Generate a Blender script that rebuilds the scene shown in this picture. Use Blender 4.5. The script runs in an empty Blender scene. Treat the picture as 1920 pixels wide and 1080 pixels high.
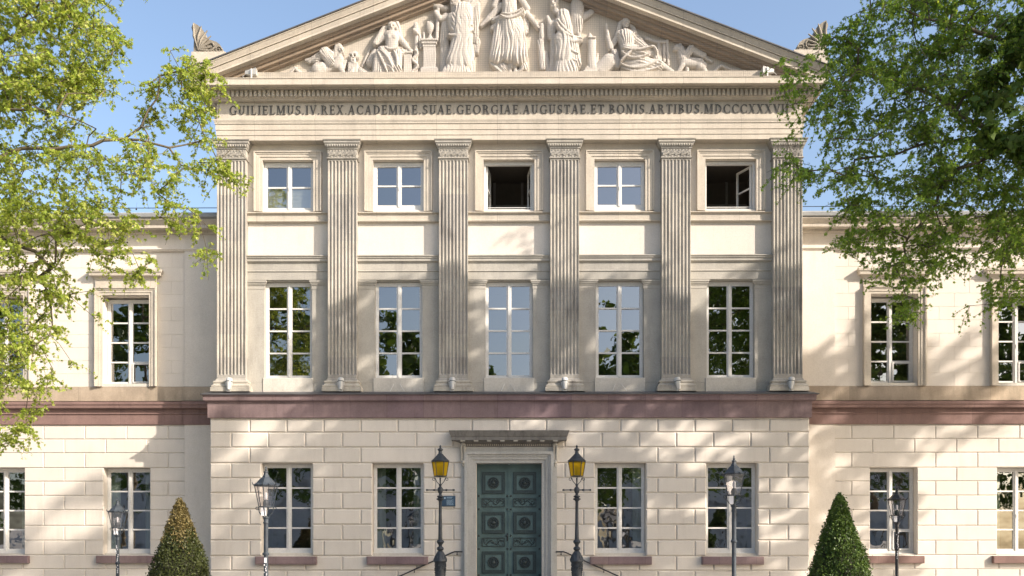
import bpy, math, random
import numpy as np
from mathutils import Vector, Matrix

random.seed(7)
RNG = np.random.default_rng(7)
R = math.radians
sc = bpy.context.scene
C = sc.collection

# ------------------------------------------------------------------ camera
D = 30.0            # distance of the camera from the main wall plane (y = 0)
F = 1800.0          # focal length in pixels of the 1920 px wide photograph
EYE = 2.35
HZ = 1010.0
YAW = 0.007
cam_data = bpy.data.cameras.new('camera')
cam = bpy.data.objects.new('camera', cam_data)
C.objects.link(cam)
cam.location = (0, -D, EYE)
cam.rotation_euler = (math.pi / 2, 0, YAW)
cam_data.sensor_width = 36
cam_data.lens = F / 1920 * 36
cam_data.shift_x = (960 - (954.5 - F * math.tan(YAW))) / 1920
cam_data.shift_y = (HZ - 540) / 1920
cam_data.clip_end = 3000
sc.camera = cam

# ------------------------------------------------------------------ sky and sun
SUN_AZ = R(59)      # from the wall normal towards +x
SUN_EL = R(29)
world = bpy.data.worlds.new('World')
sc.world = world
world.use_nodes = True
wn = world.node_tree.nodes
wl = world.node_tree.links
sky = wn.new('ShaderNodeTexSky')
sky.sky_type = 'NISHITA'
sky.sun_disc = False
sky.sun_elevation = SUN_EL
sundir = Vector((math.sin(SUN_AZ) * math.cos(SUN_EL), -math.cos(SUN_AZ) * math.cos(SUN_EL), math.sin(SUN_EL)))
sky.sun_rotation = math.atan2(sundir.x, sundir.y)
sky.altitude = 100
sky.air_density = 1.0
sky.dust_density = 3.6
sky.ozone_density = 0.8
wn['Background'].inputs['Strength'].default_value = 0.15
wl.new(sky.outputs[0], wn['Background'].inputs['Color'])
sl = bpy.data.lights.new('sun', 'SUN')
sl.energy = 4.1
sl.angle = R(0.55)
sl.color = (1.0, 0.89, 0.78)
so = bpy.data.objects.new('sun', sl)
C.objects.link(so)
so.rotation_euler = (-sundir).to_track_quat('-Z', 'Y').to_euler()
so.location = (30, -30, 30)
sc.view_settings.view_transform = 'Standard'
sc.view_settings.look = 'None'
sc.view_settings.exposure = 0.95
sc.view_settings.gamma = 1
sc.view_settings.use_curve_mapping = False


def PX(off, Y=0.0):
    return off * (D + Y) / F


def PZ(py, Y=0.0):
    return EYE + (HZ - py) * (D + Y) / F


def P(px, py, Y=0.0):
    return Vector((PX(px - 954.5, Y), Y, PZ(py, Y)))


# ------------------------------------------------------------------ materials
def rgb(c):
    return (c[0], c[1], c[2], 1.0)


class NT:
    def __init__(s, name):
        s.m = bpy.data.materials.new(name)
        s.m.use_nodes = True
        s.n = s.m.node_tree.nodes
        s.l = s.m.node_tree.links
        s.b = s.n['Principled BSDF']
        s.out = s.n['Material Output']
        s.tc = s.n.new('ShaderNodeNewGeometry')

    def pos(s, scale=(1, 1, 1)):
        mp = s.n.new('ShaderNodeMapping')
        mp.inputs['Scale'].default_value = scale
        s.l.new(s.tc.outputs['Position'], mp.inputs['Vector'])
        return mp.outputs[0]

    def noise(s, scale, detail=4, vec=None, rough=0.6, dist=0.0):
        n = s.n.new('ShaderNodeTexNoise')
        n.inputs['Scale'].default_value = scale
        n.inputs['Detail'].default_value = detail
        n.inputs['Roughness'].default_value = rough
        n.inputs['Distortion'].default_value = dist
        s.l.new(vec if vec is not None else s.tc.outputs['Position'], n.inputs['Vector'])
        return n.outputs['Fac']

    def ramp(s, fac, a, b, ca=(0, 0, 0), cb=(1, 1, 1)):
        r = s.n.new('ShaderNodeValToRGB')
        r.color_ramp.elements[0].position = a
        r.color_ramp.elements[0].color = rgb(ca)
        r.color_ramp.elements[1].position = b
        r.color_ramp.elements[1].color = rgb(cb)
        s.l.new(fac, r.inputs[0])
        return r.outputs[0]

    def mix(s, fac, a, b, typ='MIX'):
        m = s.n.new('ShaderNodeMix')
        m.data_type = 'RGBA'
        m.blend_type = typ
        for sock, v in ((m.inputs[0], fac), (m.inputs[6], a), (m.inputs[7], b)):
            if isinstance(v, (int, float)):
                sock.default_value = v
            elif isinstance(v, tuple):
                sock.default_value = rgb(v)
            else:
                s.l.new(v, sock)
        return m.outputs[2]

    def math(s, op, a, b=0.0, c=None):
        m = s.n.new('ShaderNodeMath')
        m.operation = op
        for i, v in enumerate((a, b, c)):
            if v is None:
                continue
            if isinstance(v, (int, float)):
                m.inputs[i].default_value = v
            else:
                s.l.new(v, m.inputs[i])
        return m.outputs[0]

    def bump(s, h, strength=0.3, dist=0.01):
        b = s.n.new('ShaderNodeBump')
        b.inputs['Strength'].default_value = strength
        b.inputs['Distance'].default_value = dist
        s.l.new(h, b.inputs['Height'])
        s.l.new(b.outputs[0], s.b.inputs['Normal'])

    def fin(s, col, rough=0.8, spec=0.3):
        if isinstance(col, tuple):
            s.b.inputs['Base Color'].default_value = rgb(col)
        else:
            s.l.new(col, s.b.inputs['Base Color'])
        s.b.inputs['Roughness'].default_value = rough
        s.b.inputs['Specular IOR Level'].default_value = spec
        return s.m


def scl(c, k):
    return tuple(min(1, x * k) for x in c)


def stone(name, col, var=0.18, dirt=0.35, dirtcol=(0.12, 0.11, 0.09), blk=None, blkvar=0.12, joints=None,
          rough=0.85, bump=0.35, streak=0.5, grain=25, blktint=None, island=0):
    t = NT(name)
    n1 = t.noise(1.3, 6)
    c = t.mix(t.ramp(n1, 0.3, 0.7), scl(col, 1 - var), scl(col, 1 + var * 0.5))
    n2 = t.noise(grain, 3)
    c = t.mix(t.ramp(n2, 0.35, 0.7), scl(c, 1) if isinstance(c, tuple) else c, t.mix(1.0, c, (0.86, 0.85, 0.83), 'MULTIPLY'))
    if blk:
        sx = t.n.new('ShaderNodeSeparateXYZ')
        t.l.new(t.tc.outputs['Position'], sx.inputs[0])
        fx = t.math('FLOOR', t.math('DIVIDE', t.math('ADD', sx.outputs[0], 0.37), blk[0]))
        fz = t.math('FLOOR', t.math('DIVIDE', sx.outputs[2], blk[1]))
        w = t.n.new('ShaderNodeTexWhiteNoise')
        w.noise_dimensions = '2D'
        cb = t.n.new('ShaderNodeCombineXYZ')
        t.l.new(fx, cb.inputs[0])
        t.l.new(fz, cb.inputs[1])
        t.l.new(cb.outputs[0], w.inputs['Vector'])
        tint = blktint or (1 - blkvar * 1.6, 1 - blkvar * 1.5, 1 - blkvar * 1.2)
        c = t.mix(w.outputs['Value'], c, t.mix(1.0, c, tint, 'MULTIPLY'))
        if joints:
            fr = t.math('FRACT', t.math('DIVIDE', t.math('ADD', sx.outputs[0], 0.37), blk[0]))
            lo = t.math('LESS_THAN', fr, joints / blk[0])
            c = t.mix(t.math('MULTIPLY', lo, 0.55), c, dirtcol)
    if island:
        k_ = t.math('MULTIPLY', t.tc.outputs['Random Per Island'], island)
        c = t.mix(k_, c, (0.0, 0.0, 0.0))
        c = t.mix(t.math('MULTIPLY', t.ramp(t.noise(0.5, 3), 0.4, 0.7), 0.10), c, (0.52, 0.50, 0.46))
    if dirt > 0:
        ns = t.noise(1.0, 5, t.pos((5.0, 5.0, 0.8)), 0.65)
        nb = t.noise(0.6, 4)
        f = t.math('MULTIPLY', t.ramp(ns, 0.48, 0.78), t.ramp(nb, 0.35, 0.65))
        f = t.math('MULTIPLY', f, dirt * (0.6 + streak))
        c = t.mix(f, c, dirtcol)
        sp = t.noise(9, 5, None, 0.75)
        c = t.mix(t.math('MULTIPLY', t.ramp(sp, 0.58, 0.72), dirt * 0.6), c, scl(dirtcol, 1.5))
    if bump:
        t.bump(t.noise(60, 5, None, 0.7), bump, 0.008)
    return t.fin(c, rough)


M = {}
M['plaster'] = stone('plaster_cream', (0.69, 0.64, 0.57), 0.06, 0.32, (0.36, 0.31, 0.25), island=0.085, bump=0.18, grain=40)
M['plaster_smooth'] = stone('plaster_smooth', (0.71, 0.655, 0.58), 0.05, 0.26, (0.38, 0.33, 0.27), bump=0.12, grain=40, island=0.05)
M['sand'] = stone('sandstone', (0.56, 0.505, 0.42), 0.14, 0.45, (0.17, 0.15, 0.125), blk=(1.9, 30), blkvar=0.06, joints=0.012)
M['fluted'] = stone('pilaster_sandstone', (0.455, 0.425, 0.365), 0.2, 1.1, (0.13, 0.12, 0.11), blk=(40, 0.73), blkvar=0.12, streak=0.7)
M['band'] = stone('weathered_band_stone', (0.47, 0.38, 0.28), 0.25, 0.75, (0.17, 0.15, 0.11), blk=(2.3, 30), blkvar=0.2, joints=0.014)
M['grey_stone'] = stone('grey_stone', (0.46, 0.435, 0.38), 0.16, 0.5, (0.16, 0.16, 0.145), blk=(2.7, 30), blkvar=0.06)
M['purple'] = stone('red_purple_sandstone', (0.26, 0.19, 0.185), 0.2, 0.6, (0.085, 0.06, 0.06), blk=(1.15, 30), blkvar=0.1, joints=0.012,
                    blktint=(0.80, 0.78, 0.86))
M['brown'] = stone('brown_sandstone', (0.265, 0.175, 0.155), 0.2, 0.6, (0.09, 0.06, 0.05), blk=(3.1, 30), blkvar=0.1, joints=0.014,
                   blktint=(0.78, 0.75, 0.75))
M['marble'] = stone('relief_stone', (0.57, 0.53, 0.48), 0.12, 0.6, (0.25, 0.235, 0.21), bump=0.25)
M['tympanum'] = stone('tympanum_stone', (0.62, 0.56, 0.47), 0.08, 0.3, (0.27, 0.24, 0.2), blk=(1.6, 1.1), blkvar=0.05, joints=0.01)
M['soffit'] = stone('soffit_shaded', (0.33, 0.255, 0.18), 0.2, 0.6, (0.13, 0.1, 0.08), blk=(1.7, 30), blkvar=0.1, joints=0.02)  # darker sandstone copy, shade under the raking cornice put into its colour
M['lead'] = stone('lead_sheet', (0.10, 0.10, 0.105), 0.2, 0.5, (0.04, 0.04, 0.04), rough=0.55)
M['dark_stone'] = stone('blackened_stone', (0.21, 0.20, 0.185), 0.3, 0.8, (0.04, 0.04, 0.035))
M['acro'] = stone('acroterion_stone', (0.30, 0.27, 0.22), 0.3, 1.0, (0.05, 0.045, 0.04), grain=12)
M['portal'] = stone('portal_limestone', (0.45, 0.445, 0.42), 0.12, 0.5, (0.17, 0.175, 0.17), bump=0.2)
M['white'] = stone('white_paint', (0.66, 0.655, 0.63), 0.04, 0.08, (0.45, 0.43, 0.4), bump=0.05, rough=0.45)
M['subsill'] = stone('pale_sill_stone', (0.58, 0.55, 0.49), 0.1, 0.5, (0.25, 0.23, 0.2))


def simple(name, col, rough=0.5, metal=0.0, var=0.15, spec=0.5, bump=0.0, scale=8):
    t = NT(name)
    c = t.mix(t.ramp(t.noise(scale, 5), 0.3, 0.7), scl(col, 1 - var), scl(col, 1 + var))
    t.b.inputs['Metallic'].default_value = metal
    if bump:
        t.bump(t.noise(90, 4), bump, 0.004)
    return t.fin(c, rough, spec)


M['letter'] = simple('letter_bronze', (0.10, 0.095, 0.085), 0.6, 0.2)
M['iron'] = simple('painted_iron', (0.028, 0.035, 0.043), 0.5, 0.1, 0.35, bump=0.2)
M['iron_grey'] = simple('grey_painted_iron', (0.034, 0.044, 0.055), 0.6, 0.1, 0.3, bump=0.2)
M['black'] = simple('black_iron', (0.018, 0.018, 0.02), 0.4)
M['door_mould'] = simple('door_moulding_shade', (0.030, 0.052, 0.054), 0.5, 0, 0.3, scale=20)  # door colour darkened to imitate shade along the panel mouldings
M['door'] = simple('door_green_paint', (0.072, 0.125, 0.125), 0.5, 0, 0.22, bump=0.15, scale=3)
M['door_dark'] = simple('door_ornament_bronze', (0.035, 0.050, 0.052), 0.45, 0.2, 0.4, scale=30)
M['roof'] = stone('zinc_roof', (0.33, 0.34, 0.34), 0.15, 0.4, (0.14, 0.14, 0.14), rough=0.5)
M['slate'] = stone('slate_roof', (0.12, 0.125, 0.135), 0.2, 0.4, (0.05, 0.05, 0.05), rough=0.6)
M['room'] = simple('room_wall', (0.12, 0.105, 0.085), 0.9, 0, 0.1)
M['blind'] = simple('pleated_blind', (0.70, 0.70, 0.66), 0.8, 0, 0.03)
M['curtain'] = simple('sheer_curtain', (0.60, 0.68, 0.64), 0.9, 0, 0.05)
M['sticker'] = simple('white_sticker', (0.7, 0.7, 0.72), 0.5, 0, 0.05)
M['flood'] = simple('floodlight_housing', (0.50, 0.50, 0.48), 0.35, 0.0, 0.1)
M['plaque'] = simple('blue_plaque', (0.03, 0.065, 0.11), 0.35, 0, 0.1)
M['plaque_txt'] = simple('plaque_print', (0.33, 0.45, 0.55), 0.5, 0, 0.05)
M['wire'] = simple('net_wire', (0.16, 0.14, 0.12), 0.6, 0, 0.1)
M['ground'] = stone('paving', (0.38, 0.355, 0.32), 0.2, 0.5, (0.15, 0.13, 0.1), blk=(0.6, 30), blkvar=0.1, joints=0.01)
M['step'] = stone('step_stone', (0.33, 0.32, 0.30), 0.15, 0.4, (0.14, 0.14, 0.12))
M['house'] = stone('grey_render', (0.55, 0.56, 0.57), 0.1, 0.3, (0.15, 0.15, 0.15))
M['bark'] = stone('bark', (0.15, 0.125, 0.085), 0.5, 0.6, (0.035, 0.03, 0.022), grain=18, bump=0.8)
M['seed'] = simple('seed_ball', (0.035, 0.028, 0.015), 0.9)


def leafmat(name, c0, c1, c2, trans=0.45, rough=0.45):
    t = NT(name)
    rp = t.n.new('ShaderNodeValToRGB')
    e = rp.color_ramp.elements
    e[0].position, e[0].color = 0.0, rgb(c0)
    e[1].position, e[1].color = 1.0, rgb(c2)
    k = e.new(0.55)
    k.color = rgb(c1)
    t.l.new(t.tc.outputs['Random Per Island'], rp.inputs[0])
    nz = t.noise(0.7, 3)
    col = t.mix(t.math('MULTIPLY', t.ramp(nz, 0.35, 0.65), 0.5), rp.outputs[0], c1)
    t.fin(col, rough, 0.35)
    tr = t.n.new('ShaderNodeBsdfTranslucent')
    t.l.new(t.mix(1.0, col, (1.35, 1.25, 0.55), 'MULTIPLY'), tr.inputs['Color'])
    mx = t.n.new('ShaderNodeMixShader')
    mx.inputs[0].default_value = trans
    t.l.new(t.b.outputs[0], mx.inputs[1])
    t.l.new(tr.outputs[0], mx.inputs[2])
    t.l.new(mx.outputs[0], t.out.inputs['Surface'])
    return t.m


M['leaf_l'] = leafmat('plane_leaf_sunlit', (0.15, 0.24, 0.03), (0.31, 0.39, 0.06), (0.53, 0.54, 0.19))  # sunlit brightness put into the leaf colour of the left tree
M['leaf_r'] = leafmat('plane_leaf_shaded', (0.10, 0.19, 0.035), (0.18, 0.30, 0.05), (0.34, 0.43, 0.10), 0.5)  # same kind of leaf in a shaded, darker colour for the right tree
M['leaf_far'] = leafmat('far_leaf', (0.05, 0.09, 0.015), (0.08, 0.14, 0.025), (0.15, 0.2, 0.04), 0.3)
M['yew'] = leafmat('yew_needles', (0.028, 0.055, 0.010), (0.055, 0.10, 0.016), (0.13, 0.20, 0.03), 0.15, 0.5)
M['yew_old'] = leafmat('yew_olive_needles', (0.026, 0.036, 0.010), (0.045, 0.056, 0.015), (0.085, 0.10, 0.026), 0.15, 0.5)
M['yew_dry'] = leafmat('yew_dry_needles', (0.085, 0.07, 0.022), (0.16, 0.125, 0.045), (0.27, 0.22, 0.09), 0.15, 0.6)
M['twig_core'] = simple('yew_twigs', (0.022, 0.022, 0.012), 0.9)


def glassmat(name, refl, tint, wav=0.6):
    t = NT(name)
    gl = t.n.new('ShaderNodeBsdfGlossy')
    gl.inputs['Roughness'].default_value = 0.0
    gl.inputs['Color'].default_value = (0.95, 0.97, 1, 1)
    tr = t.n.new('ShaderNodeBsdfTransparent')
    tr.inputs['Color'].default_value = rgb(tint)
    b = t.n.new('ShaderNodeBump')
    b.inputs['Strength'].default_value = wav
    b.inputs['Distance'].default_value = 0.02
    t.l.new(t.noise(1.6, 2, t.pos((1, 1, 1)), 0.4), b.inputs['Height'])
    t.l.new(b.outputs[0], gl.inputs['Normal'])
    mx = t.n.new('ShaderNodeMixShader')
    mx.inputs[0].default_value = refl
    t.l.new(tr.outputs[0], mx.inputs[1])
    t.l.new(gl.outputs[0], mx.inputs[2])
    t.l.new(mx.outputs[0], t.out.inputs['Surface'])
    return t.m


M['glass'] = glassmat('window_glass', 0.27, (0.5, 0.52, 0.5), 0.10)
M['glass_old'] = glassmat('old_window_glass', 0.34, (0.6, 0.62, 0.6), 0.35)
M['lamp_glass'] = glassmat('lantern_glass', 0.10, (0.86, 0.84, 0.84), 0.0)
M['amber'] = glassmat('amber_glass', 0.06, (0.93, 0.62, 0.06), 0.0)
t_ = NT('amber_pane')
t_.fin((0.62, 0.45, 0.02), 0.35, 0.5)
tr_ = t_.n.new('ShaderNodeBsdfTranslucent')
tr_.inputs['Color'].default_value = (0.70, 0.52, 0.03, 1)
tp_ = t_.n.new('ShaderNodeBsdfTransparent')
tp_.inputs['Color'].default_value = (0.90, 0.72, 0.08, 1)
mx_ = t_.n.new('ShaderNodeMixShader')
mx_.inputs[0].default_value = 0.45
t_.l.new(t_.b.outputs[0], mx_.inputs[1])
t_.l.new(tr_.outputs[0], mx_.inputs[2])
mx2_ = t_.n.new('ShaderNodeMixShader')
mx2_.inputs[0].default_value = 0.6
t_.l.new(mx_.outputs[0], mx2_.inputs[1])
t_.l.new(tp_.outputs[0], mx2_.inputs[2])
t_.l.new(mx2_.outputs[0], t_.out.inputs['Surface'])
M['amber'] = t_.m


# ------------------------------------------------------------------ mesh builder
class MB:
    def __init__(s):
        s.v = []
        s.f = []

    def add(s, vs, fs):
        o = len(s.v)
        s.v += [tuple(p) for p in vs]
        s.f += [tuple(i + o for i in f) for f in fs]

    def box(s, x0, x1, y0, y1, z0, z1):
        s.add([(x0, y0, z0), (x1, y0, z0), (x1, y1, z0), (x0, y1, z0), (x0, y0, z1), (x1, y0, z1), (x1, y1, z1), (x0, y1, z1)],
              [(0, 3, 2, 1), (4, 5, 6, 7), (0, 1, 5, 4), (1, 2, 6, 5), (2, 3, 7, 6), (3, 0, 4, 7)])

    def bblock(s, x0, x1, y0, y1, z0, z1, b):
        """block with chamfered front; y0 front"""
        s.add([(x0, y0 + b, z0), (x1, y0 + b, z0), (x1, y0 + b, z1), (x0, y0 + b, z1),
               (x0 + b, y0, z0 + b), (x1 - b, y0, z0 + b), (x1 - b, y0, z1 - b), (x0 + b, y0, z1 - b),
               (x0, y1, z0), (x1, y1, z0), (x1, y1, z1), (x0, y1, z1)],
              [(4, 5, 6, 7), (0, 1, 5, 4), (1, 2, 6, 5), (2, 3, 7, 6), (3, 0, 4, 7),
               (8, 9, 1, 0), (9, 10, 2, 1), (10, 11, 3, 2), (11, 8, 0, 3)])

    def mould(s, prof, x0, x1, y0, yb):
        """profile of (projection, z) from bottom to top, returned on both sides"""
        vs = []
        for p, z in prof:
            vs += [(x0 - p, yb, z), (x0 - p, y0 - p, z), (x1 + p, y0 - p, z), (x1 + p, yb, z)]
        fs = []
        for i in range(len(prof) - 1):
            a, b = i * 4, i * 4 + 4
            for k in range(3):
                fs.append((a + k, a + k + 1, b + k + 1, b + k))
        fs.append((0, 3, 2, 1))
        n = (len(prof) - 1) * 4
        fs.append((n, n + 1, n + 2, n + 3))
        s.add(vs, fs)

    def strip(s, prof, x0, x1, y0):
        """profile (projection, z) extruded between x0 and x1, no returns, capped"""
        vs = []
        for p, z in prof:
            vs += [(x0, y0 - p, z), (x1, y0 - p, z)]
        fs = [(2 * i, 2 * i + 1, 2 * i + 3, 2 * i + 2) for i in range(len(prof) - 1)]
        n = len(prof)
        fs.append(tuple(2 * i for i in range(n)))
        fs.append(tuple(2 * i + 1 for i in reversed(range(n))))
        s.add(vs, fs)

    def tube(s, pts, rad, n=8, caps=True):
        pts = [Vector(p) for p in pts]
        if isinstance(rad, (int, float)):
            rad = [rad] * len(pts)
        o = len(s.v)
        up = Vector((0, 0, 1))
        for i, p in enumerate(pts):
            if i == 0:
                d = pts[1] - p
            elif i == len(pts) - 1:
                d = p - pts[i - 1]
            else:
                d = pts[i + 1] - pts[i - 1]
            d.normalize()
            a = d.cross(up)
            if a.length < 0.05:
                a = d.cross(Vector((0, 1, 0)))
            a.normalize()
            b = a.cross(d)
            for k in range(n):
                t = 2 * math.pi * k / n
                q = p + (a * math.cos(t) + b * math.sin(t)) * rad[i]
                s.v.append(tuple(q))
        for i in range(len(pts) - 1):
            for k in range(n):
                a = o + i * n + k
                b = o + i * n + (k + 1) % n
                s.f.append((a, b, b + n, a + n))
        if caps:
            s.f.append(tuple(o + k for k in reversed(range(n))))
            s.f.append(tuple(o + (len(pts) - 1) * n + k for k in range(n)))

    def lathe(s, prof, cx=0, cy=0, n=16, rot=0.0):
        """profile (radius, z) about a vertical axis"""
        o = len(s.v)
        for r, z in prof:
            for k in range(n):
                t = 2 * math.pi * k / n + rot
                s.v.append((cx + r * math.cos(t), cy + r * math.sin(t), z))
        for i in range(len(prof) - 1):
            for k in range(n):
                a = o + i * n + k
                b = o + i * n + (k + 1) % n
                s.f.append((a, b, b + n, a + n))
        s.f.append(tuple(o + k for k in reversed(range(n))))
        s.f.append(tuple(o + (len(prof) - 1) * n + k for k in range(n)))

    def sphere(s, c, r, n=10, m=6, sq=(1, 1, 1)):
        o = len(s.v)
        for i in range(m + 1):
            ph = math.pi * i / m
            for k in range(n):
                t = 2 * math.pi * k / n
                s.v.append((c[0] + r * sq[0] * math.sin(ph) * math.cos(t), c[1] + r * sq[1] * math.sin(ph) * math.sin(t), c[2] + r * sq[2] * math.cos(ph)))
        for i in range(m):
            for k in range(n):
                a = o + i * n + k
                b = o + i * n + (k + 1) % n
                s.f.append((a, a + n, b + n, b))

    def disc_y(s, c, prof, n=20):
        """turned boss facing -y: profile (radius, forward)"""
        o = len(s.v)
        for r, h in prof:
            for k in range(n):
                t = 2 * math.pi * k / n
                s.v.append((c[0] + r * math.cos(t), c[1] - h, c[2] + r * math.sin(t)))
        for i in range(len(prof) - 1):
            for k in range(n):
                a = o + i * n + k
                b = o + i * n + (k + 1) % n
                s.f.append((a, b, b + n, a + n))
        s.f.append(tuple(o + (len(prof) - 1) * n + k for k in range(n)))

    def holed(s, x0, x1, z0, z1, y0, y1, holes):
        """slab y0 (front) to y1 with rectangular holes and their reveals"""
        xs = sorted(set([x0, x1] + [h[0] for h in holes] + [h[1] for h in holes]))
        zs = sorted(set([z0, z1] + [h[2] for h in holes] + [h[3] for h in holes]))
        xs = [x for x in xs if x0 <= x <= x1]
        zs = [z for z in zs if z0 <= z <= z1]
        for i in range(len(xs) - 1):
            for j in range(len(zs) - 1):
                cx, cz = (xs[i] + xs[i + 1]) / 2, (zs[j] + zs[j + 1]) / 2
                if any(h[0] < cx < h[1] and h[2] < cz < h[3] for h in holes):
                    continue
                a, b, c, d = xs[i], xs[i + 1], zs[j], zs[j + 1]
                s.add([(a, y0, c), (b, y0, c), (b, y0, d), (a, y0, d)], [(0, 1, 2, 3)])
                s.add([(a, y1, c), (b, y1, c), (b, y1, d), (a, y1, d)], [(3, 2, 1, 0)])
        for h in holes + [(x0, x1, z0, z1)]:
            a, b, c, d = h
            s.add([(a, y0, c), (b, y0, c), (b, y0, d), (a, y0, d), (a, y1, c), (b, y1, c), (b, y1, d), (a, y1, d)],
                  [(0, 4, 5, 1), (1, 5, 6, 2), (2, 6, 7, 3), (3, 7, 4, 0)])

    def build(s, name, mat, parent=None, loc=(0, 0, 0), rot=(0, 0, 0), smooth=False, bevel=0.0):
        me = bpy.data.meshes.new(name)
        me.from_pydata(s.v, [], s.f)
        me.materials.append(M[mat] if isinstance(mat, str) else mat)
        if smooth:
            me.polygons.foreach_set('use_smooth', [True] * len(me.polygons))
            me.update()
            try:
                me.set_sharp_from_angle(angle=R(38))
            except Exception:
                pass
        me.update()
        ob = bpy.data.objects.new(name, me)
        C.objects.link(ob)
        ob.location = loc
        ob.rotation_euler = rot
        if parent is not None:
            ob.parent = parent
        if bevel:
            bv = ob.modifiers.new('bevel', 'BEVEL')
            bv.width = bevel
            bv.segments = 2
            bv.limit_method = 'ANGLE'
        return ob


def mesh_np(name, verts, quads, mats, parent=None, loc=(0, 0, 0), midx=None, smooth=False):
    me = bpy.data.meshes.new(name)
    nv, nf = len(verts), len(quads)
    k = quads.shape[1]
    me.vertices.add(nv)
    me.vertices.foreach_set('co', np.asarray(verts, dtype=np.float32).ravel())
    me.loops.add(nf * k)
    me.polygons.add(nf)
    me.loops.foreach_set('vertex_index', quads.astype(np.int32).ravel())
    me.polygons.foreach_set('loop_start', np.arange(nf, dtype=np.int32) * k)
    me.polygons.foreach_set('loop_total', np.full(nf, k, dtype=np.int32))
    for m in mats:
        me.materials.append(M[m])
    if midx is not None:
        me.polygons.foreach_set('material_index', midx.astype(np.int32))
    if smooth:
        me.polygons.foreach_set('use_smooth', np.ones(nf, dtype=bool))
    me.update(calc_edges=True)
    me.validate()
    ob = bpy.data.objects.new(name, me)
    C.objects.link(ob)
    ob.location = loc
    if parent is not None:
        ob.parent = parent
    return ob


def tag(o, label=None, cat=None, group=None, kind=None):
    if label:
        o['label'] = label
    if cat:
        o['category'] = cat
    if group:
        o['group'] = group
    if kind:
        o['kind'] = kind
    return o


def empty(name, loc=(0, 0, 0), rz=0.0):
    o = bpy.data.objects.new(name, None)
    o.empty_display_size = 0.3
    C.objects.link(o)
    o.location = loc
    o.rotation_euler = (0, 0, rz)
    return o


def copy_tree(o, parent=None):
    c = o.copy()
    C.objects.link(c)
    c.parent = parent
    for ch in list(o.children):
        copy_tree(ch, c)
    return c


# ------------------------------------------------------------------ ground
g = MB()
g.box(-400, 400, -400, 400, -0.3, 0.0)
tag(g.build('ground', 'ground'), kind='structure')

# ------------------------------------------------------------------ the university hall
hall = empty('university_hall', (0, 0, 0))
tag(hall, 'pale neoclassical hall with fluted pilasters, sculpted pediment and two lower side wings', 'building')

PIT = 208.8          # pilaster pitch in photograph pixels
ROWS = [785.8, 810.4, 838.5, 868, 896, 924, 954.5, 983.7, 1013, 1042.5, 1070, 1098, 1126]
rz = [PZ(y) for y in ROWS] + [0.0]
W0 = PX(562)
gf_x = [PX(k * 208.8) for k in (-2, -1, 1, 2)]
GW = 0.80            # half width of ground floor openings
gz0, gz1 = rz[9], rz[3]
door_h = (-PX(88) + 0.0, PX(88), 0.55, PZ(822))
holes = [(x - GW, x + GW, gz0, gz1) for x in gf_x] + [(-1.02, 1.02, 1.06, PZ(868))]


def block_wall(mb, x0, x1, rows, pitch, holes, y, dep, gap, bev, parity=0, merge=()):
    for r in range(len(rows) - 1):
        zt, zb = rows[r], rows[r + 1]
        off = 0.0 if (r + parity) % 2 == 0 else 0.5
        k0 = math.floor(x0 / pitch) - 1
        js = []
        k = k0
        while (k + off) * pitch < x1:
            xx = (k + off) * pitch
            if x0 + 0.22 * pitch < xx < x1 - 0.22 * pitch:
                if not (r == 2 and any(abs(xx - m) < 0.05 for m in merge)):
                    js.append(xx)
            k += 1
        js = [x0] + js + [x1]
        for i in range(len(js) - 1):
            segs = [(js[i], js[i + 1])]
            for h in holes:
                if h[2] < (zt + zb) / 2 < h[3]:
                    ns = []
                    for a, b in segs:
                        if b <= h[0] or a >= h[1]:
                            ns.append((a, b))
                        else:
                            if a < h[0]:
                                ns.append((a, h[0]))
                            if b > h[1]:
                                ns.append((h[1], b))
                    segs = ns
            for a, b in segs:
                if b - a < 0.1:
                    continue
                ga = gap / 2 if a > x0 + 1e-4 and not any(abs(a - h[1]) < 1e-4 for h in holes) else 0.003
                gb = gap / 2 if b < x1 - 1e-4 and not any(abs(b - h[0]) < 1e-4 for h in holes) else 0.003
                mb.bblock(a + ga, b - gb, y, y + dep, zb + gap / 2, zt - gap / 2, bev)


# ground floor wall of the projecting centre
wb = MB()
hb = [(-1.44, 1.44, 1.05, PZ(842))] + holes[:4]
block_wall(wb, -W0, W0, rz, PX(69.6), hb, 0.0, 0.045, 0.022, 0.030, 0, [PX(k * 208.8) for k in (-2, -1, 1, 2)])
wb.holed(-W0 + 0.002, W0 - 0.002, 0.0, PZ(780), 0.042, 0.55, holes)
wb.box(-W0 + 0.004, -W0 + 0.4, 0.56, 2.2, 0, PZ(780))
wb.box(W0 - 0.4, W0 - 0.004, 0.56, 2.2, 0, PZ(780))
wb.build('ground_floor_wall', 'plaster', hall)

# purple band and projecting ledge
b = MB()
zb0, zb1 = PZ(782.5, -0.06), PZ(751.5, -0.06)
b.mould([(-0.1, zb0 - 0.01), (0.045, zb0 - 0.01), (0.06, zb0), (0.06, zb1 - 0.03), (0.10, zb1)], -W0, W0, 0.0, 2.2)
b.build('red_stone_band', 'purple', hall)
b = MB()
zl = PZ(739.5, -0.22)
b.mould([(-0.05, zb1 + 0.001), (0.155, zb1 + 0.001), (0.165, zb1 + 0.02), (0.175, zl - 0.02), (0.21, zl + 0.0)], -W0, W0, 0.0, 2.2)
b.build('ledge', 'purple', hall)
b = MB()
zt = PZ(734.5, -0.2)
b.mould([(-0.05, zl + 0.001), (0.235, zl + 0.001), (0.24, zl + 0.03), (0.20, zl + 0.045), (0.0, zt + 0.035), (-0.4, zt + 0.04)], -W0, W0, 0.0, 2.2)
b.build('ledge_flashing', 'lead', hall)
LT = zt + 0.035

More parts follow.
